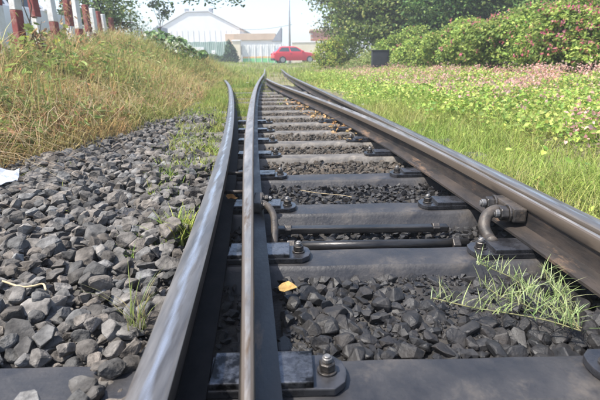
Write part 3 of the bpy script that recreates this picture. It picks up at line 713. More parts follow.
hedge(0, 'vine draped shrub with dense clusters of deep pink blossom', [(5.9,8.7,.75,1.05,.85,.82),(6.9,9.0,1.05,1.1,.9,.95),(5.2,9.2,.75,.9,.8,.75),(6.3,9.8,1.35,1.1,.9,.75)], 15000, 330)
hedge(1, 'green vine covered shrub with a few dusty pink blossoms on its crest', [(4.9,10.8,.75,.95,.85,.75),(4.5,11.8,.75,.9,.85,.80),(5.5,11.2,1.15,.9,.9,.62),(5.3,10.0,.6,.8,.6,.6)], 14000, 110)
hedge(2, 'bright yellow green vine shrub without blossom beside the pink one', [(4.25,13.1,.68,.85,.9,.72),(4.0,14.2,.65,.8,.8,.66),(4.8,13.4,.95,.9,.9,.60)], 11000, 25)
hedge(3, 'small dark gapped vine shrub standing next to the black box', [(3.85,15.6,.55,.55,.6,.62),(4.4,16.0,.70,.7,.7,.62),(4.1,15.0,.5,.6,.6,.5),(3.75,17.8,.85,.7,.5,.7),(4.4,18.2,1.0,.7,.5,.8)], 10000, 8)
hedge(4, 'tall leafy vine mound rising behind the pink flowered shrub', [(7.2,11.5,1.35,1.2,1.1,.85),(6.3,12.6,1.25,1.1,1.0,.75),(8.4,10.6,1.4,1.2,1.1,1.0)], 13000, 90)
shrub('yellow_shrub', 'rounded yellow green shrub near the end of the outer rail', 'shrub', (1.9,23,float(gz(1.9,23))), [(1.5,23,.75,.75,.7,.75),(2.3,23.4,.85,.8,.7,.85),(1.9,22.7,.45,1.0,.7,.45)], 9000, .085, [(.34,.38,.06),(.26,.36,.06),(.42,.40,.08),(.17,.27,.05)], [3,3,1.5,1], stems=6)
shrub('low_weed', 'pale tangled weeds between the yellow shrub and the black box', 'weeds', (2.9,18.5,float(gz(2.9,18.5))), [(2.6,18.5,.35,.7,.6,.35),(3.2,19.4,.55,.7,.6,.5),(2.1,17.4,.22,.6,.5,.24)], 5000, .06, [(.30,.34,.12),(.36,.36,.15),(.22,.30,.09)], [2,1,2], stems=4)
shrub('dark_bush', 'dark green bush line in front of the grey green sheet fence', 'shrub', (-8.6,46,.2), [(-10.4,46,.55,1.3,.7,.55),(-8.6,46,.6,1.3,.7,.62),(-7.2,46.2,.5,1.0,.7,.5)], 7000, .16, [(.06,.12,.035),(.10,.17,.05),(.14,.21,.06)], [2,2,1], stems=5)
shrub('conical_shrub', 'small dark conical evergreen before the cream gate pillar', 'shrub', (-6.6,46.5,.2), [(-6.6,46.5,.75,.75,.6,.7),(-6.65,46.5,1.5,.52,.5,.6),(-6.7,46.5,2.05,.25,.25,.45)], 4500, .13, [(.05,.11,.05),(.08,.15,.06),(.11,.18,.07)], [2,2,1], stems=3)
shrub('pale_leaf_shrub', 'shrub with whitish green leaves at the end of the dry grass bank', 'shrub', (-3.5,13.6,float(gz(-3.5,13.6))), [(-4.0,13.6,1.12,.42,.4,.30),(-3.5,13.5,.92,.45,.4,.32),(-3.75,13.2,.85,.4,.4,.26),(-3.05,13.7,.62,.38,.35,.30)], 3600, .15, [(.42,.46,.34),(.20,.30,.12),(.12,.20,.06),(.52,.54,.44)], [2,2,2,1], shape=0, stems=7, m='leaf_gloss')
CL = [(30,80,4.6,'low on the bank'),(24,54,5.4,'beside the dead stems'),(60,62,5.6,'under the white over red posts'),(82,80,6.0,'deep in the straw grass'),(33,24,6.2,'reaching up between the striped posts'),(62,44,6.6,'against the foot of the striped posts')]
for (px, py, Y, wh_) in CL:
    p = at_y(px, py, Y); g0 = float(gz(p.x, Y)); hgt = max(p.z-g0, .2)
    shrub('climbing_plant', 'broad leaved yellow green climbing plant '+wh_, 'plant', (p.x, Y, g0), [(p.x, Y, g0+hgt*.8, .14, .2, .26),(p.x+.12, Y, g0+hgt*.45, .22, .2, .22)], 34, .095, [(.30,.38,.10),(.38,.42,.13),(.22,.31,.08),(.46,.38,.07),(.36,.24,.12)], [3,2,2,.8,1], group='climbing plants on the bank', shape=1, stems=4, lump=.25, depth=.45)
n = 9000
y = rng.uniform(4.2, 14.5, n); x = -2.1-.25*y+rng.uniform(-.55,.75,n)
nz = np.clip(vnoise(x, y, 2.6, 14)*.7+.25*rng.random(n), 0, 1)
grass_obj('tall_weeds', np.stack([x, y, gz(x, y)-.02], 1), (.28+.50*rng.random(n)**1.2)*(.55+.75*vnoise(x, y, 2.9, 15)), .25+.9*rng.random(n), .006+.005*rng.random(n), palette(n, [(.40,.26,.13),(.46,.36,.18),(.32,.31,.12),(.20,.26,.07)], None, .25, nz), 'tall rank weeds and dead stalks crowding the striped posts', 'weeds')
n = 7000
x, y = rnd_area(n, lambda y: -.7*y-.4, lambda y: edge_l(y)-.35, 3.0, 14.5)
k = rng.random(n) < np.clip(vnoise(x, y, 3.1, 16)*2-.7, .05, 1); x, y = x[k], y[k]; n = len(x)
grass_obj('upright_weeds', np.stack([x, y, gz(x, y)-.02], 1), .28+.34*rng.random(n), .08+.35*rng.random(n)**2, .006+.006*rng.random(n), palette(n, [(.44,.33,.17),(.36,.34,.14),(.25,.29,.09),(.17,.23,.06)], None, .25, np.clip(vnoise(x, y, 1.9, 17)*.8+.2*rng.random(n), 0, 1)), 'upright green and tan weeds standing above the dry grass bank', 'weeds')
# broad weeds and browned leaves through the bank
n = 24000
x, y = rnd_area(n, lambda y: -.72*y-.5, lambda y: edge_l(y)-.15, 2.2, 15)
k = rng.random(n) < np.clip(vnoise(x, y, 2.3, 11)*1.8-.45, .08, 1); x, y = x[k], y[k]; n = len(x)
Cw = np.stack([x, y, gz(x, y)+.05+(.12+.34*sstep(0,1.2,edge_l(y)-x))*rng.random(n)], 1); Nn = rng.normal(0,.7,(n,3)); Nn[:,2] += .6
V, Fq, C = leaf_arrays(Cw, Nn, .035+.065*rng.random(n), palette(n, [(.20,.27,.07),(.28,.34,.10),(.38,.39,.15),(.36,.22,.10),(.14,.20,.05)], [3,2,2,2.5,1.5], .25), shape=2, aspect=.7)
tag(link('bank_weeds', np_mesh('bank_weeds', V, [Fq], C), M['leaf']), 'mixed green and brown weed leaves growing through the dry grass', 'weeds', kind='stuff')

for k_, (px, zc) in enumerate(((67, 8.4), (86, 10.0), (30, 6.2))):
    x_ = at_y(px, 18, zc).x; g0 = float(gz(x_, zc))
    shrub('dry_vine', 'withered brown vine hanging on the %s striped posts' % ['middle','far','tallest looking'][k_], 'plant', (x_, zc, g0), [(x_, zc, 1.45, .10, .12, .32), (x_+.06, zc, g0+.3, .2, .2, .3)], 90, .085, [(.30,.17,.09),(.40,.26,.14),(.22,.12,.07),(.34,.30,.13)], [2,2,1,1], group='withered vines on the posts', shape=2, stems=4, lump=.3, depth=.4)
def tree(name, label, base, trunk_h, r0, blobs, nclump, per, size, cols, wts, group=None, shape=0, cr=.31, limbs=8, trunk_to=None):
    base = Vector(base); root = empty(name, base); tag(root, label, 'tree', group)
    bl = [(b[0]-base.x, b[1]-base.y, b[2]-base.z, *b[3:]) for b in blobs]
    top = trunk_to or (bl[0][0], bl[0][1], trunk_h)
    tp = limb_pts((0,0,-.1), top, 8, 0, .03)
    mb = MB().tube(tp, list(np.linspace(r0, r0*.45, 8)), 10); mb.build('trunk', M['bark'], root, smooth=True)
    B_ = np.array(bl); vol = B_[:,3]*B_[:,4]*B_[:,5]; k = rng.choice(len(bl), nclump, p=vol/vol.sum())
    d = norm(rng.normal(size=(nclump,3)))*(rng.random((nclump,1))**.42)
    cc = B_[k,:3]+d*B_[k,3:6]
    lm = MB(); st = np.array(tp)
    for i in range(limbs):
        e = cc[i]; s0 = st[rng.integers(3, 8)]
        q_ = limb_pts(s0, e, 6, -.08, .05); MB().tube(q_, list(np.linspace(r0*.38, .012, 6)), 6).build('limb', M['bark'], root, smooth=True)
    n = nclump*per
    cr_ = cr*(.6+.8*rng.random(nclump))
    p = np.repeat(cc, per, 0)+rng.normal(size=(n,3))*np.repeat(cr_, per)[:,None]*np.array([1,1,.62])
    nn = rng.normal(0,.6,(n,3)); nn[:,2] += .6
    col = palette(n, cols, wts, .2)*np.repeat(np.exp(rng.normal(0,.32,nclump)), per)[:,None]
    V, Fq, C = leaf_arrays(p, nn, size*(.65+.7*rng.random(n)), col, shape=shape)
    link('crown', np_mesh('crown', V, [Fq], C), M['leaf'], root)
    return root
TG = [(.085,.135,.035),(.15,.21,.055),(.23,.28,.08),(.32,.33,.11)]
tree('broadleaf_tree', 'dense olive green tree leaning over the black box', (4.0,22.5,.2), 2.6, .16, [(4.2,22.5,3.2,2.3,1.8,2.1),(2.7,22.3,2.9,1.3,1.3,1.5),(5.4,22.5,2.2,1.6,1.4,1.4),(3.6,21.5,1.5,1.3,1.0,.9),(5.0,20.8,.9,1.2,.7,.7),(3.4,21.6,.7,1.0,.7,.6)], 250, 105, .13, TG, [2,3,2,1], 'trees behind the vine shrubs')
tree('broadleaf_tree', 'dark green tree behind the bright yellow green vine shrub', (6.3,19.5,.2), 2.4, .15, [(6.2,19.5,2.7,2.0,1.5,1.7),(7.9,19.2,2.8,1.6,1.4,1.6),(5.2,18.8,1.8,1.2,1.0,1.1)], 200, 100, .13, [(.05,.10,.03),(.08,.145,.04),(.13,.20,.05),(.19,.25,.07)], [3,3,2,1], 'trees behind the vine shrubs')
tree('broadleaf_tree', 'fresh green tree rising behind the pink flowered shrubs', (10.2,17.5,.2), 2.6, .16, [(9.8,17.5,3.1,2.2,1.6,1.7),(11.9,17.0,3.2,1.9,1.6,1.8),(8.6,16.6,2.4,1.3,1.1,1.1)], 190, 100, .13, [(.10,.18,.045),(.15,.24,.055),(.22,.30,.08),(.07,.12,.035)], [3,3,2,1], 'trees behind the vine shrubs')
tree('broadleaf_tree', 'grey green tree with loose branch tips nearest the utility pole', (2.6,28.5,.2), 3.2, .14, [(3.0,28.5,4.0,1.7,1.4,1.6),(1.6,28.2,4.5,.8,.8,1.0),(4.3,28.5,3.4,1.6,1.3,1.6),(2.4,28.0,2.5,1.1,1.0,.9)], 120, 90, .14, [(.16,.20,.07),(.22,.25,.10),(.12,.16,.06),(.28,.27,.13)], [2,2,2,1], 'trees behind the vine shrubs', cr=.34)
# left tree, with a limb over the track
lt = tree('roadside_tree', 'grey green tree beyond the striped posts with a branch reaching over the track', (-6.2,14.6,.5), 2.6, .14, [(-6.0,14.6,2.5,1.1,.9,1.0),(-5.9,14.0,1.9,.9,.6,.6),(-5.3,14.5,2.2,.6,.6,.6),(-7.0,14.8,2.9,1.2,1.0,1.0)], 90, 80, .085, [(.10,.15,.06),(.15,.20,.08),(.20,.25,.10),(.28,.30,.12)], [3,3,2,1], cr=.24)
mb = MB(); q_ = limb_pts((.2,0,1.9), (4.7,.2,2.02), 12, -.05, .015); mb.tube(q_, list(np.linspace(.035,.006,12)), 6)
pp = []
for (px, py) in ((185,1),(192,3),(197,0),(207,2),(213,5),(219,1),(229,3),(237,2),(243,3),(160,8),(165,3),(171,6)):
    t_ = at_y(px, py-1, 14.6)-Vector((-6.2,14.6,.5)); pp.append(t_)
    s0 = min(q_, key=lambda q0: abs(q0[0]-t_.x+.25)); mb.tube(limb_pts(s0, t_, 5, 0, .04), [.01,.008,.007,.006,.004], 5)
mb.build('limb', M['bark'], lt, smooth=True)
cc = np.repeat(np.array([tuple(v) for v in pp]), 13, 0); n = len(cc)
V, Fq, C = leaf_arrays(cc+rng.normal(0,.075,(n,3)), np.array([0,-.2,1])+rng.normal(0,.5,(n,3)), .11*(.7+.6*rng.random(n)), palette(n, [(.06,.10,.04),(.10,.14,.06)], [1,1]), shape=0)
link('branch_leaves', np_mesh('branch_leaves', V, [Fq], C), M['leaf'], lt)
tree('sapling', 'thin sapling with a few dark leaves standing on the bank against the sky', (-6.3,22,.3), 2.9, .030, [(-6.3,22,3.0,.35,.3,.35),(-6.0,22,2.7,.3,.3,.3)], 12, 18, .14, [(.05,.08,.045),(.09,.12,.06)], [1,1], limbs=5, cr=.12)
tree('feathery_tree', 'pale feathery tree fading behind the bank beside the thin sapling', (-10.2,30,.3), 3.2, .07, [(-10.4,30,2.9,.7,.6,.9),(-9.7,30,2.4,.8,.6,.5)], 38, 40, .12, [(.30,.36,.28),(.24,.31,.22)], [1,1], limbs=8, shape=2, cr=.26)

# ------------------------------------------------------------------ striped posts, fence rail
posts = [(-4, .667, 5.5), (15,.633,6.0),(38,.582,6.93),(53,.549,7.69),(68,.5156,8.66),(77,.4956,9.36),(87,.473,10.3),(93.5,.459,11.0),(98.5,.448,11.65),(103.5,.4367,12.35),(109.5,.423,13.3)]
for i, (px, r_, zc) in enumerate(posts):
    y_ = zc/.965; x_ = at_y(px, 18, y_).x
    g0 = float(gz(x_, y_)); root = empty('striped_post', (x_, y_, g0-.05)); root.rotation_euler = (random.uniform(-.03,.03), random.uniform(-.05,.05), random.uniform(-.1,.1)-.25)
    wp = i % 2 == 1
    tag(root, 'fence post painted %s, %s' % ('white over red' if wp else 'red over white', ['eleventh','tenth','ninth','eighth','seventh','sixth','fifth','fourth','third','second','first'][i]+' post counted from the grey green tree'), 'post', 'red and white fence posts on the bank')
    hw = .054; z = 0; lv = [(1.86, 1.30), (1.30, .75), (.75, .3)]
    for j, (a, b) in enumerate(lv):
        b = max(b, g0-.05); 
        if a-b < .02: continue
        white = (j % 2 == 0) == wp
        MB().box(-hw, hw, -hw, hw, b-g0+.05, a-g0+.05).build('white_band' if white else 'red_band', M['white_paint'] if white else M['red_paint'], root, bevel=.008, seg=1)
# ------------------------------------------------------------------ cars
def car(label, loc, rz, paint):
    root = empty('parked_car', loc, rz); tag(root, label, 'car', None)
    # x = length (front +x), y = width
    prof = [(-1.95,.34),(-2.02,.55),(-1.98,.80),(-1.86,.96),(-1.0,1.0),(.75,.98),(1.35,.90),(1.82,.78),(1.98,.60),(1.97,.36),(1.7,.24),(-1.7,.24)]
    V = []; Fc = []; n = len(prof)
    lay = [(-.84,.94,.98),(-.80,.985,1.0),(0,1.0,1.015),(.80,.985,1.0),(.84,.94,.98)]
    lay = [(-.85,.95,.90),(-.84,.99,.97),(-.70,1.0,1.0),(0,1.012,1.01),(.70,1.0,1.0),(.84,.99,.97),(.85,.95,.90)]
    for (yy, sx, sz) in lay:
        for (px, pz) in prof: V.append((px*sx, yy, .24+(pz-.24)*sz if pz > .6 else pz))
    for i in range(len(lay)-1):
        for k in range(n): Fc.append((i*n+k, i*n+(k+1)%n, (i+1)*n+(k+1)%n, (i+1)*n+k))
    Fc.append(tuple(range(n))); Fc.append(tuple((len(lay)-1)*n+k for k in range(n))[::-1])
    o = MB().add(V, Fc).build('body', paint, root, smooth=True); o.data.set_sharp_from_angle(angle=.6)
    # greenhouse
    def ring(z, x0, x1, hw): return [(x0,-hw,z),(x1,-hw,z),(x1,hw,z),(x0,hw,z)]
    low = ring(.96,-1.86,.85,.76); hi = ring(1.40,-1.35,.10,.60); top = ring(1.455,-1.15,-.15,.52)
    vs = low+hi+top; fs = [(k,(k+1)%4,4+(k+1)%4,4+k) for k in range(4)]+[(4+k,4+(k+1)%4,8+(k+1)%4,8+k) for k in range(4)]+[(8,9,10,11)]
    MB().add(vs, fs).build('cabin', paint, root, bevel=.03, seg=2, smooth=True)
    def lerp(a, b, t): return Vector(a)*(1-t)+Vector(b)*t
    def pane(l0, l1, h0, h1, name='window', u0=.05, u1=.95, v0=.12, v1=.9, out=.012):
        n_ = (Vector(l1)-Vector(l0)).cross(Vector(h0)-Vector(l0)).normalized()*out
        P = lambda u, v: lerp(lerp(l0, l1, u), lerp(h0, h1, u), v)
        q0 = [P(u0,v0), P(u1,v0), P(u1,v1), P(u0,v1)]
        vs = [p+n_ for p in q0]+[p-n_*2 for p in q0]
        MB().add(vs, [(0,1,2,3),(4,7,6,5),(0,4,5,1),(1,5,6,2),(2,6,7,3),(3,7,4,0)]).build(name, M['glass'], root)
    for s in (0, 1):
        if s == 0: l0, l1, h0, h1 = low[0], low[1], hi[0], hi[1]
        else: l0, l1, h0, h1 = low[2], low[3], hi[2], hi[3]
        pane(l0, l1, h0, h1, u0=.08 if s == 0 else .08, u1=.48); pane(l0, l1, h0, h1, u0=.53, u1=.92)
    pane(low[1], low[2], hi[1], hi[2], 'windscreen', .07, .93); pane(low[3], low[0], hi[3], hi[0], 'rear_window', .07, .93)
    for sx in (-1.25, 1.25):
        for sy in (-1, 1):
            R90 = Matrix.Translation((sx, sy*.77, .31)) @ Matrix.Rotation(math.pi/2, 4, 'X')
            wl = MB().prism(hexpoly(.31, 24), -.10, .10, R90).build('wheel', M['rubber'], root, bevel=.02)
            MB().prism(hexpoly(.20, 16), -.108, .108, R90).build('rim', M['alloy'], wl)
    for sy in (-1, 1):
        MB().box(-2.025, -1.90, sy*.62-.14, sy*.62+.14, .72, .88).build('tail_light', M['lamp_red'], root, bevel=.02)
        MB().box(1.80, 1.99, sy*.60-.16, sy*.60+.16, .60, .72).build('headlight', M['lamp_clear'], root, bevel=.02)
        MB().box(.50, .68, sy*.92-.08, sy*.92+.08, .96, 1.08).build('mirror', paint, root, bevel=.03)
        MB().box(-.55, -.38, sy*.856-.012, sy*.856+.012, .80, .83).build('door_handle', M['trim_black'], root)
    MB().box(-2.05, -1.93, -.78, .78, .26, .46).build('bumper', M['trim_black'], root, bevel=.03)
    return root
car('red hatchback parked on the road at the end of the track', (-.35, 43, .36), math.radians(14), M['car_red'])
car('white car parked behind the striped posts', (-7.5, 12.3, float(gz(-7.5,12.3))-.02), math.radians(76), M['car_white'])
rd = MB(); rd.add([(-60,40.6,.28),(60,40.6,.28),(60,48,.30),(-60,48,.30)], [(0,1,2,3)]); tag(rd.build('road', M['asphalt']), 'grey road crossing beyond the end of the track', 'road', kind='structure')

# ------------------------------------------------------------------ background buildings
def corrugated(x0, x1, z0, z1, y, pitch, dep):
    n = int((x1-x0)/pitch*4); V = []; Fc = []
    for i in range(n+1):
        x = x0+(x1-x0)*i/n; yy = y+(dep if i % 4 in (0,1) else 0); V += [(x,yy,z0),(x,yy,z1)]
    for i in range(n): Fc.append((2*i,2*i+2,2*i+3,2*i+1))
    k = len(V)
    V += [(x0,y+.08,z0),(x1,y+.08,z0),(x1,y+.08,z1),(x0,y+.08,z1)]; Fc.append((k,k+3,k+2,k+1))
    return MB().add(V, Fc)
# white warehouse
wh = empty('warehouse', (-14.8,72,.2)); tag(wh, 'big white warehouse with low pitched pale roof behind the sheet fence', 'building')
hw_, ev, rg, L_ = 6.1, 5.1, 7.4, 26
MB().add([(-hw_,0,0),(hw_,0,0),(hw_,0,ev),(1.6,0,rg),(-1.6,0,rg),(-hw_,0,ev),(-hw_,L_,0),(hw_,L_,0),(hw_,L_,ev),(1.6,L_,rg),(-1.6,L_,rg),(-hw_,L_,ev)],
   [(0,1,2,3,4,5),(6,11,10,9,8,7),(0,6,7,1),(1,7,8,2),(0,5,11,6)]).build('wall', M['wall_white'], wh)
rf = MB()
for (xa, za, xb, zb) in ((-hw_-.35,ev-.12,-1.6,rg+.04),(-1.6,rg+.04,1.6,rg+.06),(1.6,rg+.04,hw_+.35,ev-.12)):
    rf.add([(xa,-.12,za),(xb,-.12,zb),(xb,L_,zb),(xa,L_,za),(xa,-.12,za+.14),(xb,-.12,zb+.14),(xb,L_,zb+.14),(xa,L_,za+.14)], [(0,3,2,1),(4,5,6,7),(0,1,5,4),(2,3,7,6),(1,2,6,5),(3,0,4,7)])
ro = rf.build('roof', M['roof_pale'], wh)
for xx in (-1.7, 1.9):
    MB().box(xx-.28, xx+.28, .3, .9, rg-.1, rg+.55).build('roof_vent', M['roof_grey'], ro, bevel=.05)
MB().box(-hw_, hw_, -.06, -.003, 3.0, 3.15).build('fascia_band', M['roof_pale'], wh)
MB().box(3.9, 6.0, -.10, -.004, 2.6, 4.3).build('tan_panel', M['roof_tan'], wh)
for i in range(15): MB().box(-hw_+.3+.82*i-.03, -hw_+.3+.82*i+.03, -.035, -.004, 0, ev-.25).build('cladding_rib', M['roof_pale'], wh)
# sheet fence
fx0, fx1 = -14.2, -8.5
sf = empty('sheet_fence', (0,60,.2)); tag(sf, 'grey green corrugated sheet fence with white notice board in front of warehouse', 'fence')
npan = 6
for i in range(npan):
    a = fx0+(fx1-fx0)*i/npan; b = fx0+(fx1-fx0)*(i+1)/npan-.03
    corrugated(a, b, .0, 2.75+.04*(i % 2), 0, .22, .05).build('sheet_panel', M['sheet_green'], sf)
MB().box(fx0, fx1, -.07, -.012, .25, .80).build('fence_band', M['paint_green'], sf)
MB().box(-13.2, -11.85, -.10, -.02, 1.35, 2.15).build('notice_board', M['sign_white'], sf, bevel=.01)
MB().box(-10.9, -10.45, -.10, -.02, 1.3, 1.75).build('notice_board', M['sign_white'], sf, bevel=.01)
MB().box(-15.9, -14.25, -.05, .1, 0, 2.5).build('end_panel', M['wall_white'], sf)
gp = empty('gate_pillar', (-7.65,59.6,.2)); tag(gp, 'square cream gate pillar between the sheet fence and the green based wall', 'pillar')
MB().box(-.48,.48,-.45,.45,0,2.75).build('shaft', M['wall_cream'], gp, bevel=.03); MB().box(-.56,.56,-.53,.53,2.752,2.92).build('cap', M['wall_white'], gp, bevel=.03)
# green based wall
gw = empty('boundary_wall', (0,60,.2)); tag(gw, 'boundary wall with bright green base and white upper sheets behind the red car', 'wall')
MB().box(-7.05,-1.4,0,.2,0,.72).build('green_base', M['paint_green'], gw)
MB().box(-7.05,-1.4,.01,.19,.722,.93).build('orange_band', M['paint_orange'], gw)
for i in range(7):
    a = -7.05+.807*i; corrugated(a, a+.785, .932, 2.35, .03, .2, .04).build('white_sheet', M['sheet_white'], gw)
for i in range(8): MB().box(-7.06+.807*i-.03, -7.06+.807*i+.03, -.06, -.005, 0, 2.42).build('wall_post', M['wall_white'], gw)
hb = empty('low_building', (-5.6,70,.2)); tag(hb, 'low white building with tan roof edge behind the green based wall', 'building')
MB().box(-3.6,2.2,0,8,0,3.3).build('wall', M['wall_white'], hb)
MB().box(-3.8,2.35,-.3,8.2,3.303,4.2).build('roof_edge', M['roof_tan'], hb, bevel=.03)
for i in range(4): MB().box(-3.1+1.35*i,-2.2+1.35*i,-.03,.1,1.3,2.5).build('window', M['glass'], hb)
gb = empty('grey_gable', (-2.6,69,.2)); tag(gb, 'grey gable roof tip showing above the tan roofed building', 'building')
MB().add([(-1.1,0,3.1),(.15,0,3.1),(.25,0,5.0),(-1.1,5,3.1),(.15,5,3.1),(.25,5,5.0)], [(0,1,2),(3,5,4),(0,3,4,1),(1,4,5,2),(0,2,5,3)]).build('roof', M['roof_grey'], gb)
MB().box(-1.0,.1,.15,4.8,0,3.08).build('wall', M['wall_white'], gb)
cw = empty('cream_wall', (.9,58,.2)); tag(cw, 'plain cream wall beside the utility pole behind the red car', 'wall')
MB().box(-1.6,2.6,0,.25,0,2.45).build('wall_face', M['wall_cream'], cw); MB().box(-1.65,2.65,-.05,.30,2.453,2.58).build('coping', M['wall_white'], cw, bevel=.02)
# brick gable
bh = empty('brick_house', (2.9,62,.2)); tag(bh, 'small orange brick house end showing beside the trees', 'building')
MB().box(-1.2,3.2,0,5,0,4.0).build('wall', M['mortar'], bh)
bmesh_ = MB().box(-.235,.235,-.03,.02,-.10,.10).mesh('brick', bevel=.01, seg=1)
for r in range(9):
    for c in range(9):
        x_ = -.95+.5*c+(.25 if r % 2 else 0)
        if x_ > 3.0: continue
        o = link('brick', bmesh_, M['brick'], bh); o.location = (x_, 0, 2.05+.225*r)
MB().box(-1.35,3.35,-.2,5.2,4.003,4.2).build('roof', M['roof_tan'], bh, bevel=.03)
# utility pole and wires
pl = empty('utility_pole', (-.95,56,.2)); tag(pl, 'tall thin grey utility pole behind the red car', 'pole')
MB().tube([(0,0,0),(.02,0,9.5)], [.13,.08], 12).build('shaft', M['steel_grey'], pl, smooth=True)
MB().box(-.9,.9,-.05,.05,8.6,8.72).build('cross_arm', M['steel_grey'], pl)
for xx in (-.8,.8): MB().prism(hexpoly(.05,10),8.72,8.92,Matrix.Translation((xx,0,0))).build('insulator', M['concrete'], pl)
p0 = at_y(236,29,64); p1 = at_y(292,24.5,56)
wpts = [p0.lerp(p1, t)+Vector((0,0,-.25*math.sin(math.pi*t))) for t in np.linspace(0,1,12)]
tag(MB().tube(wpts, .022, 6).build('overhead_wire', M['wire'], None, smooth=True), 'overhead wire running from warehouse corner to utility pole', 'wire')
# small grey roof beyond the bank
sr = empty('shed', (-15.6,50,.2)); tag(sr, 'small grey roofed shed peeking over the bank beside the warehouse', 'building')
MB().add([(-1.2,0,2.6),(1.0,0,2.6),(1.0,0,4.0),(-1.2,4,2.6),(1.0,4,2.6),(1.0,4,4.0)], [(0,1,2),(3,5,4),(0,3,4,1),(1,4,5,2),(0,2,5,3)]).build('roof', M['roof_grey'], sr)
MB().box(-1.0,.9,.1,3.9,0,2.59).build('wall', M['wall_white'], sr)
# black box by the hedge
bp_ = at_y(380,58,17.0); gb0 = float(gz(bp_.x, 17))
bb = empty('equipment_box', (bp_.x,17.0,gb0)); tag(bb, 'square black equipment box standing at the end of the vine shrubs', 'equipment box')
top_ = bp_.z+.25-gb0
MB().box(-.30,.30,-.15,.15,.12,top_).build('cabinet', M['box_black'], bb, bevel=.015)
MB().box(-.26,.26,-.165,-.152,.18,top_-.06).build('door', M['box_black'], bb, bevel=.006)
MB().box(-.33,.33,-.18,.18,top_+.001,top_+.03).build('lid', M['box_black'], bb, bevel=.008)
for xx in (-.22,.22): MB().box(xx-.03,xx+.03,-.1,.1,-.05,.118).build('leg', M['box_black'], bb)

# ------------------------------------------------------------------ small things on the ballast
p = at(8,184,.03)
V = []; 
for j in range(5):
    for i in range(6):
        V.append((-.11+.032*i+.006*math.sin(j*2), -.045+.026*j, .012*math.sin(i*1.7+j)+.014*abs(j-2)+.006*((i*j) % 3)))
Fc = [(j*6+i,j*6+i+1,(j+1)*6+i+1,(j+1)*6+i) for j in range(4) for i in range(5)]
o = MB().add(V, Fc).build('paper_scrap', M['paper']); sm = o.modifiers.new('thickness','SOLIDIFY'); sm.thickness = .004
o.location = (p.x, p.y, .045); o.rotation_euler = (.45,0,.15); tag(o, 'crumpled white paper scrap at the edge of the dry grass', 'litter')
o = link('brick_chip', hull_mesh(500, .5, 14, .06), M['red_brick']); p = at(22,191,.03); o.location = (p.x,p.y,.035); o.scale = (.042,.030,.022); tag(o, 'broken orange red brick chip beside the white paper scrap', 'brick chip')
def crumple_leaf(name, loc, s, c, label, seed):
    r = random.Random(seed); V = []; k = 7
    out = [(-1,0),(-.6,.55),(0,.7),(.6,.4),(1,0),(.6,-.45),(0,-.65),(-.6,-.5)]
    V.append((0,0,.12)); 
    for a_, b_ in out: V.append((a_*s*r.uniform(.8,1.1), b_*s*r.uniform(.8,1.1), s*r.uniform(.05,.5)+max(0,b_)*s*.3))
    V[0] = (0,0,s*.1)
    o = MB().add(V, [(0,1+i,1+(i+1)%8) for i in range(8)]).build(name, c); o.location = loc; o.rotation_euler = (.25,r.uniform(-.2,.2),r.uniform(-.3,.3))
    sm = o.modifiers.new('thickness','SOLIDIFY'); sm.thickness = .0015
    tag(o, label, 'leaf'); return o
M['leaf_tan'] = mat('leaf_tan', (.24,.14,.04), (.42,.28,.09), rough=.7, scale=60, bump=.5, bscale=120)
M['leaf_orange'] = mat('leaf_orange', (.45,.20,.05), (.60,.34,.12), rough=.7, scale=60)
p = at(287,292,.0); crumple_leaf('fallen_leaf', (p.x, p.y, .008), .032, M['leaf_tan'], 'curled yellow dry leaf on the black stones beside the switch blade', 3)
p = at(232,196,.05); crumple_leaf('fallen_leaf', (p.x, p.y, .035), .034, M['leaf_orange'], 'orange dry leaf caught between the open blade and shiny rail', 5).scale = (.9, .45, 1.1)
# cord
pts = [at(px, py, .045) for px, py in ((-12,279),(2,281),(14,285),(24,287),(34,286),(43,284),(46,290))]
tag(MB().tube(smooth_path(pts, 5), .0030, 7).build('frayed_cord', M['straw'], smooth=True), 'pale straw cord lying across the dry ballast stones', 'cord')
pts = [at(px, py, .012) for px, py in ((300,190),(318,193),(340,195),(352,197))]
tag(MB().tube(smooth_path(pts, 4), .0013, 5).build('straw_stalk', M['straw'], smooth=True), 'thin straw stalk lying on gravel beyond the stretcher rods', 'straw')
for (px, py, s, lab) in ((247.5,82.5,.05,'small white litter scrap in grass between the diverging rails'), (363,104.5,.045,'small white litter scrap at the edge of the vine cover')):
    p = at(px, py, .07); o = link('litter_scrap', hull_mesh(int(px), .4, 12, 0), M['paper']); o.location = p; o.scale = (s,s,s*.7); tag(o, lab, 'litter')
# dry leaves by the rusty blade
n = 130; y = rng.uniform(3.6, 7.5, n); x = right_blade_g(y)-.03-.22*rng.random(n)**1.5
V, Fq, C = leaf_arrays(np.stack([x,y,np.full(n,.012)+.02*rng.random(n)],1), np.array([0,0,1])+rng.normal(0,.4,(n,3)), .05*(.6+.6*rng.random(n)), palette(n, [(.46,.25,.10),(.55,.36,.17),(.36,.24,.13)], [1,1,1], .2))
tag(link('dry_leaf_litter', np_mesh('dry_leaf_litter', V, [Fq], C), M['leaf']), 'scatter of orange dry leaves along the foot of the rusty blade', 'leaf litter', kind='stuff')
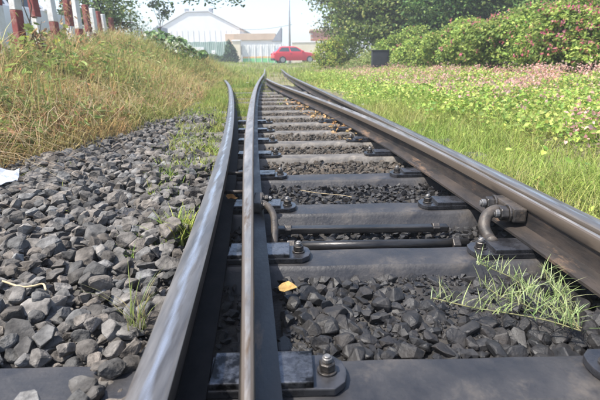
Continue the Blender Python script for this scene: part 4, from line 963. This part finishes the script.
# tufts
def tuft(name, label, base, n, h0, h1, lean, wd, cols, dirb=None, spread=.02, curl=.35):
    root = tag(empty(name, base), label, 'grass tuft')
    B = rng.normal(0, spread, (n,3)); B[:,2] = -.01
    V, Fq, Ft, C = blade_arrays(B, h0+(h1-h0)*rng.random(n), lean*(.4+.8*rng.random(n)), wd, palette(n, cols, [1]*len(cols), .15), None, curl)
    link('blade', np_mesh('blade', V, [Fq, Ft], C, smooth=True), M['grass'], root)['kind'] = 'stuff'
    return root
p = at(137,322,.02); tuft('grass_tuft', 'small spiky tuft of green and straw grass against the wide shiny rail', (p.x,p.y,.01), 30, .05, .18, .65, .0030, [(.30,.33,.11),(.44,.38,.19),(.26,.31,.10)], spread=.012)
p = at(182,232,.02); tuft('grass_tuft', 'bushy green weed tuft on the ballast beside the wide shiny rail', (p.x,p.y,.0), 120, .05, .14, .9, .005, [(.28,.34,.06),(.22,.32,.06),(.34,.36,.09)], spread=.03)
grass_patch('ballast_sprigs', 5200, lambda y: edge_l(y)+.05, lambda y: left_stock(y)-.12, 1.3, 6, .03, .11, 'thin sprigs of grass scattered over the dry ballast', 21, wd=.0035, lean=.9, keepf=lambda x, y: np.clip(vnoise(x, y, 5.5, 4)*vnoise(x, y, 9.0, 6)*3-1.55, 0, .7))
# sprawling grass inside the right rail
sg = tag(empty('sprawling_grass', (0,0,0)), 'sprawling green couch grass runners over the black stones inside the rusty blade', 'grass tuft')
Vs=[];Fqs=[];Fts=[];Cs=[];off=0; run = MB()
for path in ([(581,331),(545,320),(500,312),(470,307),(432,298)], [(580,330),(552,305),(528,290),(512,278),(490,268),(477,262)], [(578,326),(560,300),(552,285),(545,272)], [(582,328),(540,312),(515,300),(500,296),(485,286)], [(575,322),(565,300),(562,288)], [(578,320),(535,300),(520,285)]):
    P = smooth_path([at(px, py, .022+.006*random.random()) for px, py in path], 7)
    run.tube(P, .0018, 5)
    for q_ in P[1:]:
        m_ = 3; B = np.tile(np.array(q_), (m_,1))+rng.normal(0,.009,(m_,3))*np.array([1,1,.4])
        V, Fq, Ft, C = blade_arrays(B, .018+.034*rng.random(m_), .5+1.0*rng.random(m_), .0024, palette(m_, [(.30,.37,.15),(.40,.44,.23),(.25,.32,.12)], [1,1,1], .18), None, .15)
        Vs.append(V);Fqs.append(Fq+off);Fts.append(Ft+off);Cs.append(C);off+=len(V)
link('blade', np_mesh('blade', np.vstack(Vs), [np.vstack(Fqs), np.vstack(Fts)], np.vstack(Cs), smooth=True), M['grass'], sg)['kind'] = 'stuff'
run.build('runner', M['stem'], sg, smooth=True)

# ------------------------------------------------------------------ haze
hz = MB().box(-270, 270, -12, 345, -2.5, 16).build('haze', None); tag(hz, 'pale daylight haze in the air over the whole place', 'haze', kind='stuff')
hm = bpy.data.materials.new('haze'); hm.use_nodes = True; t = hm.node_tree; t.nodes.clear()
ho = t.nodes.new('ShaderNodeOutputMaterial'); pv = t.nodes.new('ShaderNodeVolumePrincipled'); pv.inputs['Color'].default_value = (.93,.95,1,1); pv.inputs['Density'].default_value = .0035; pv.inputs['Anisotropy'].default_value = .2
t.links.new(pv.outputs[0], ho.inputs['Volume']); hz.data.materials.append(hm)
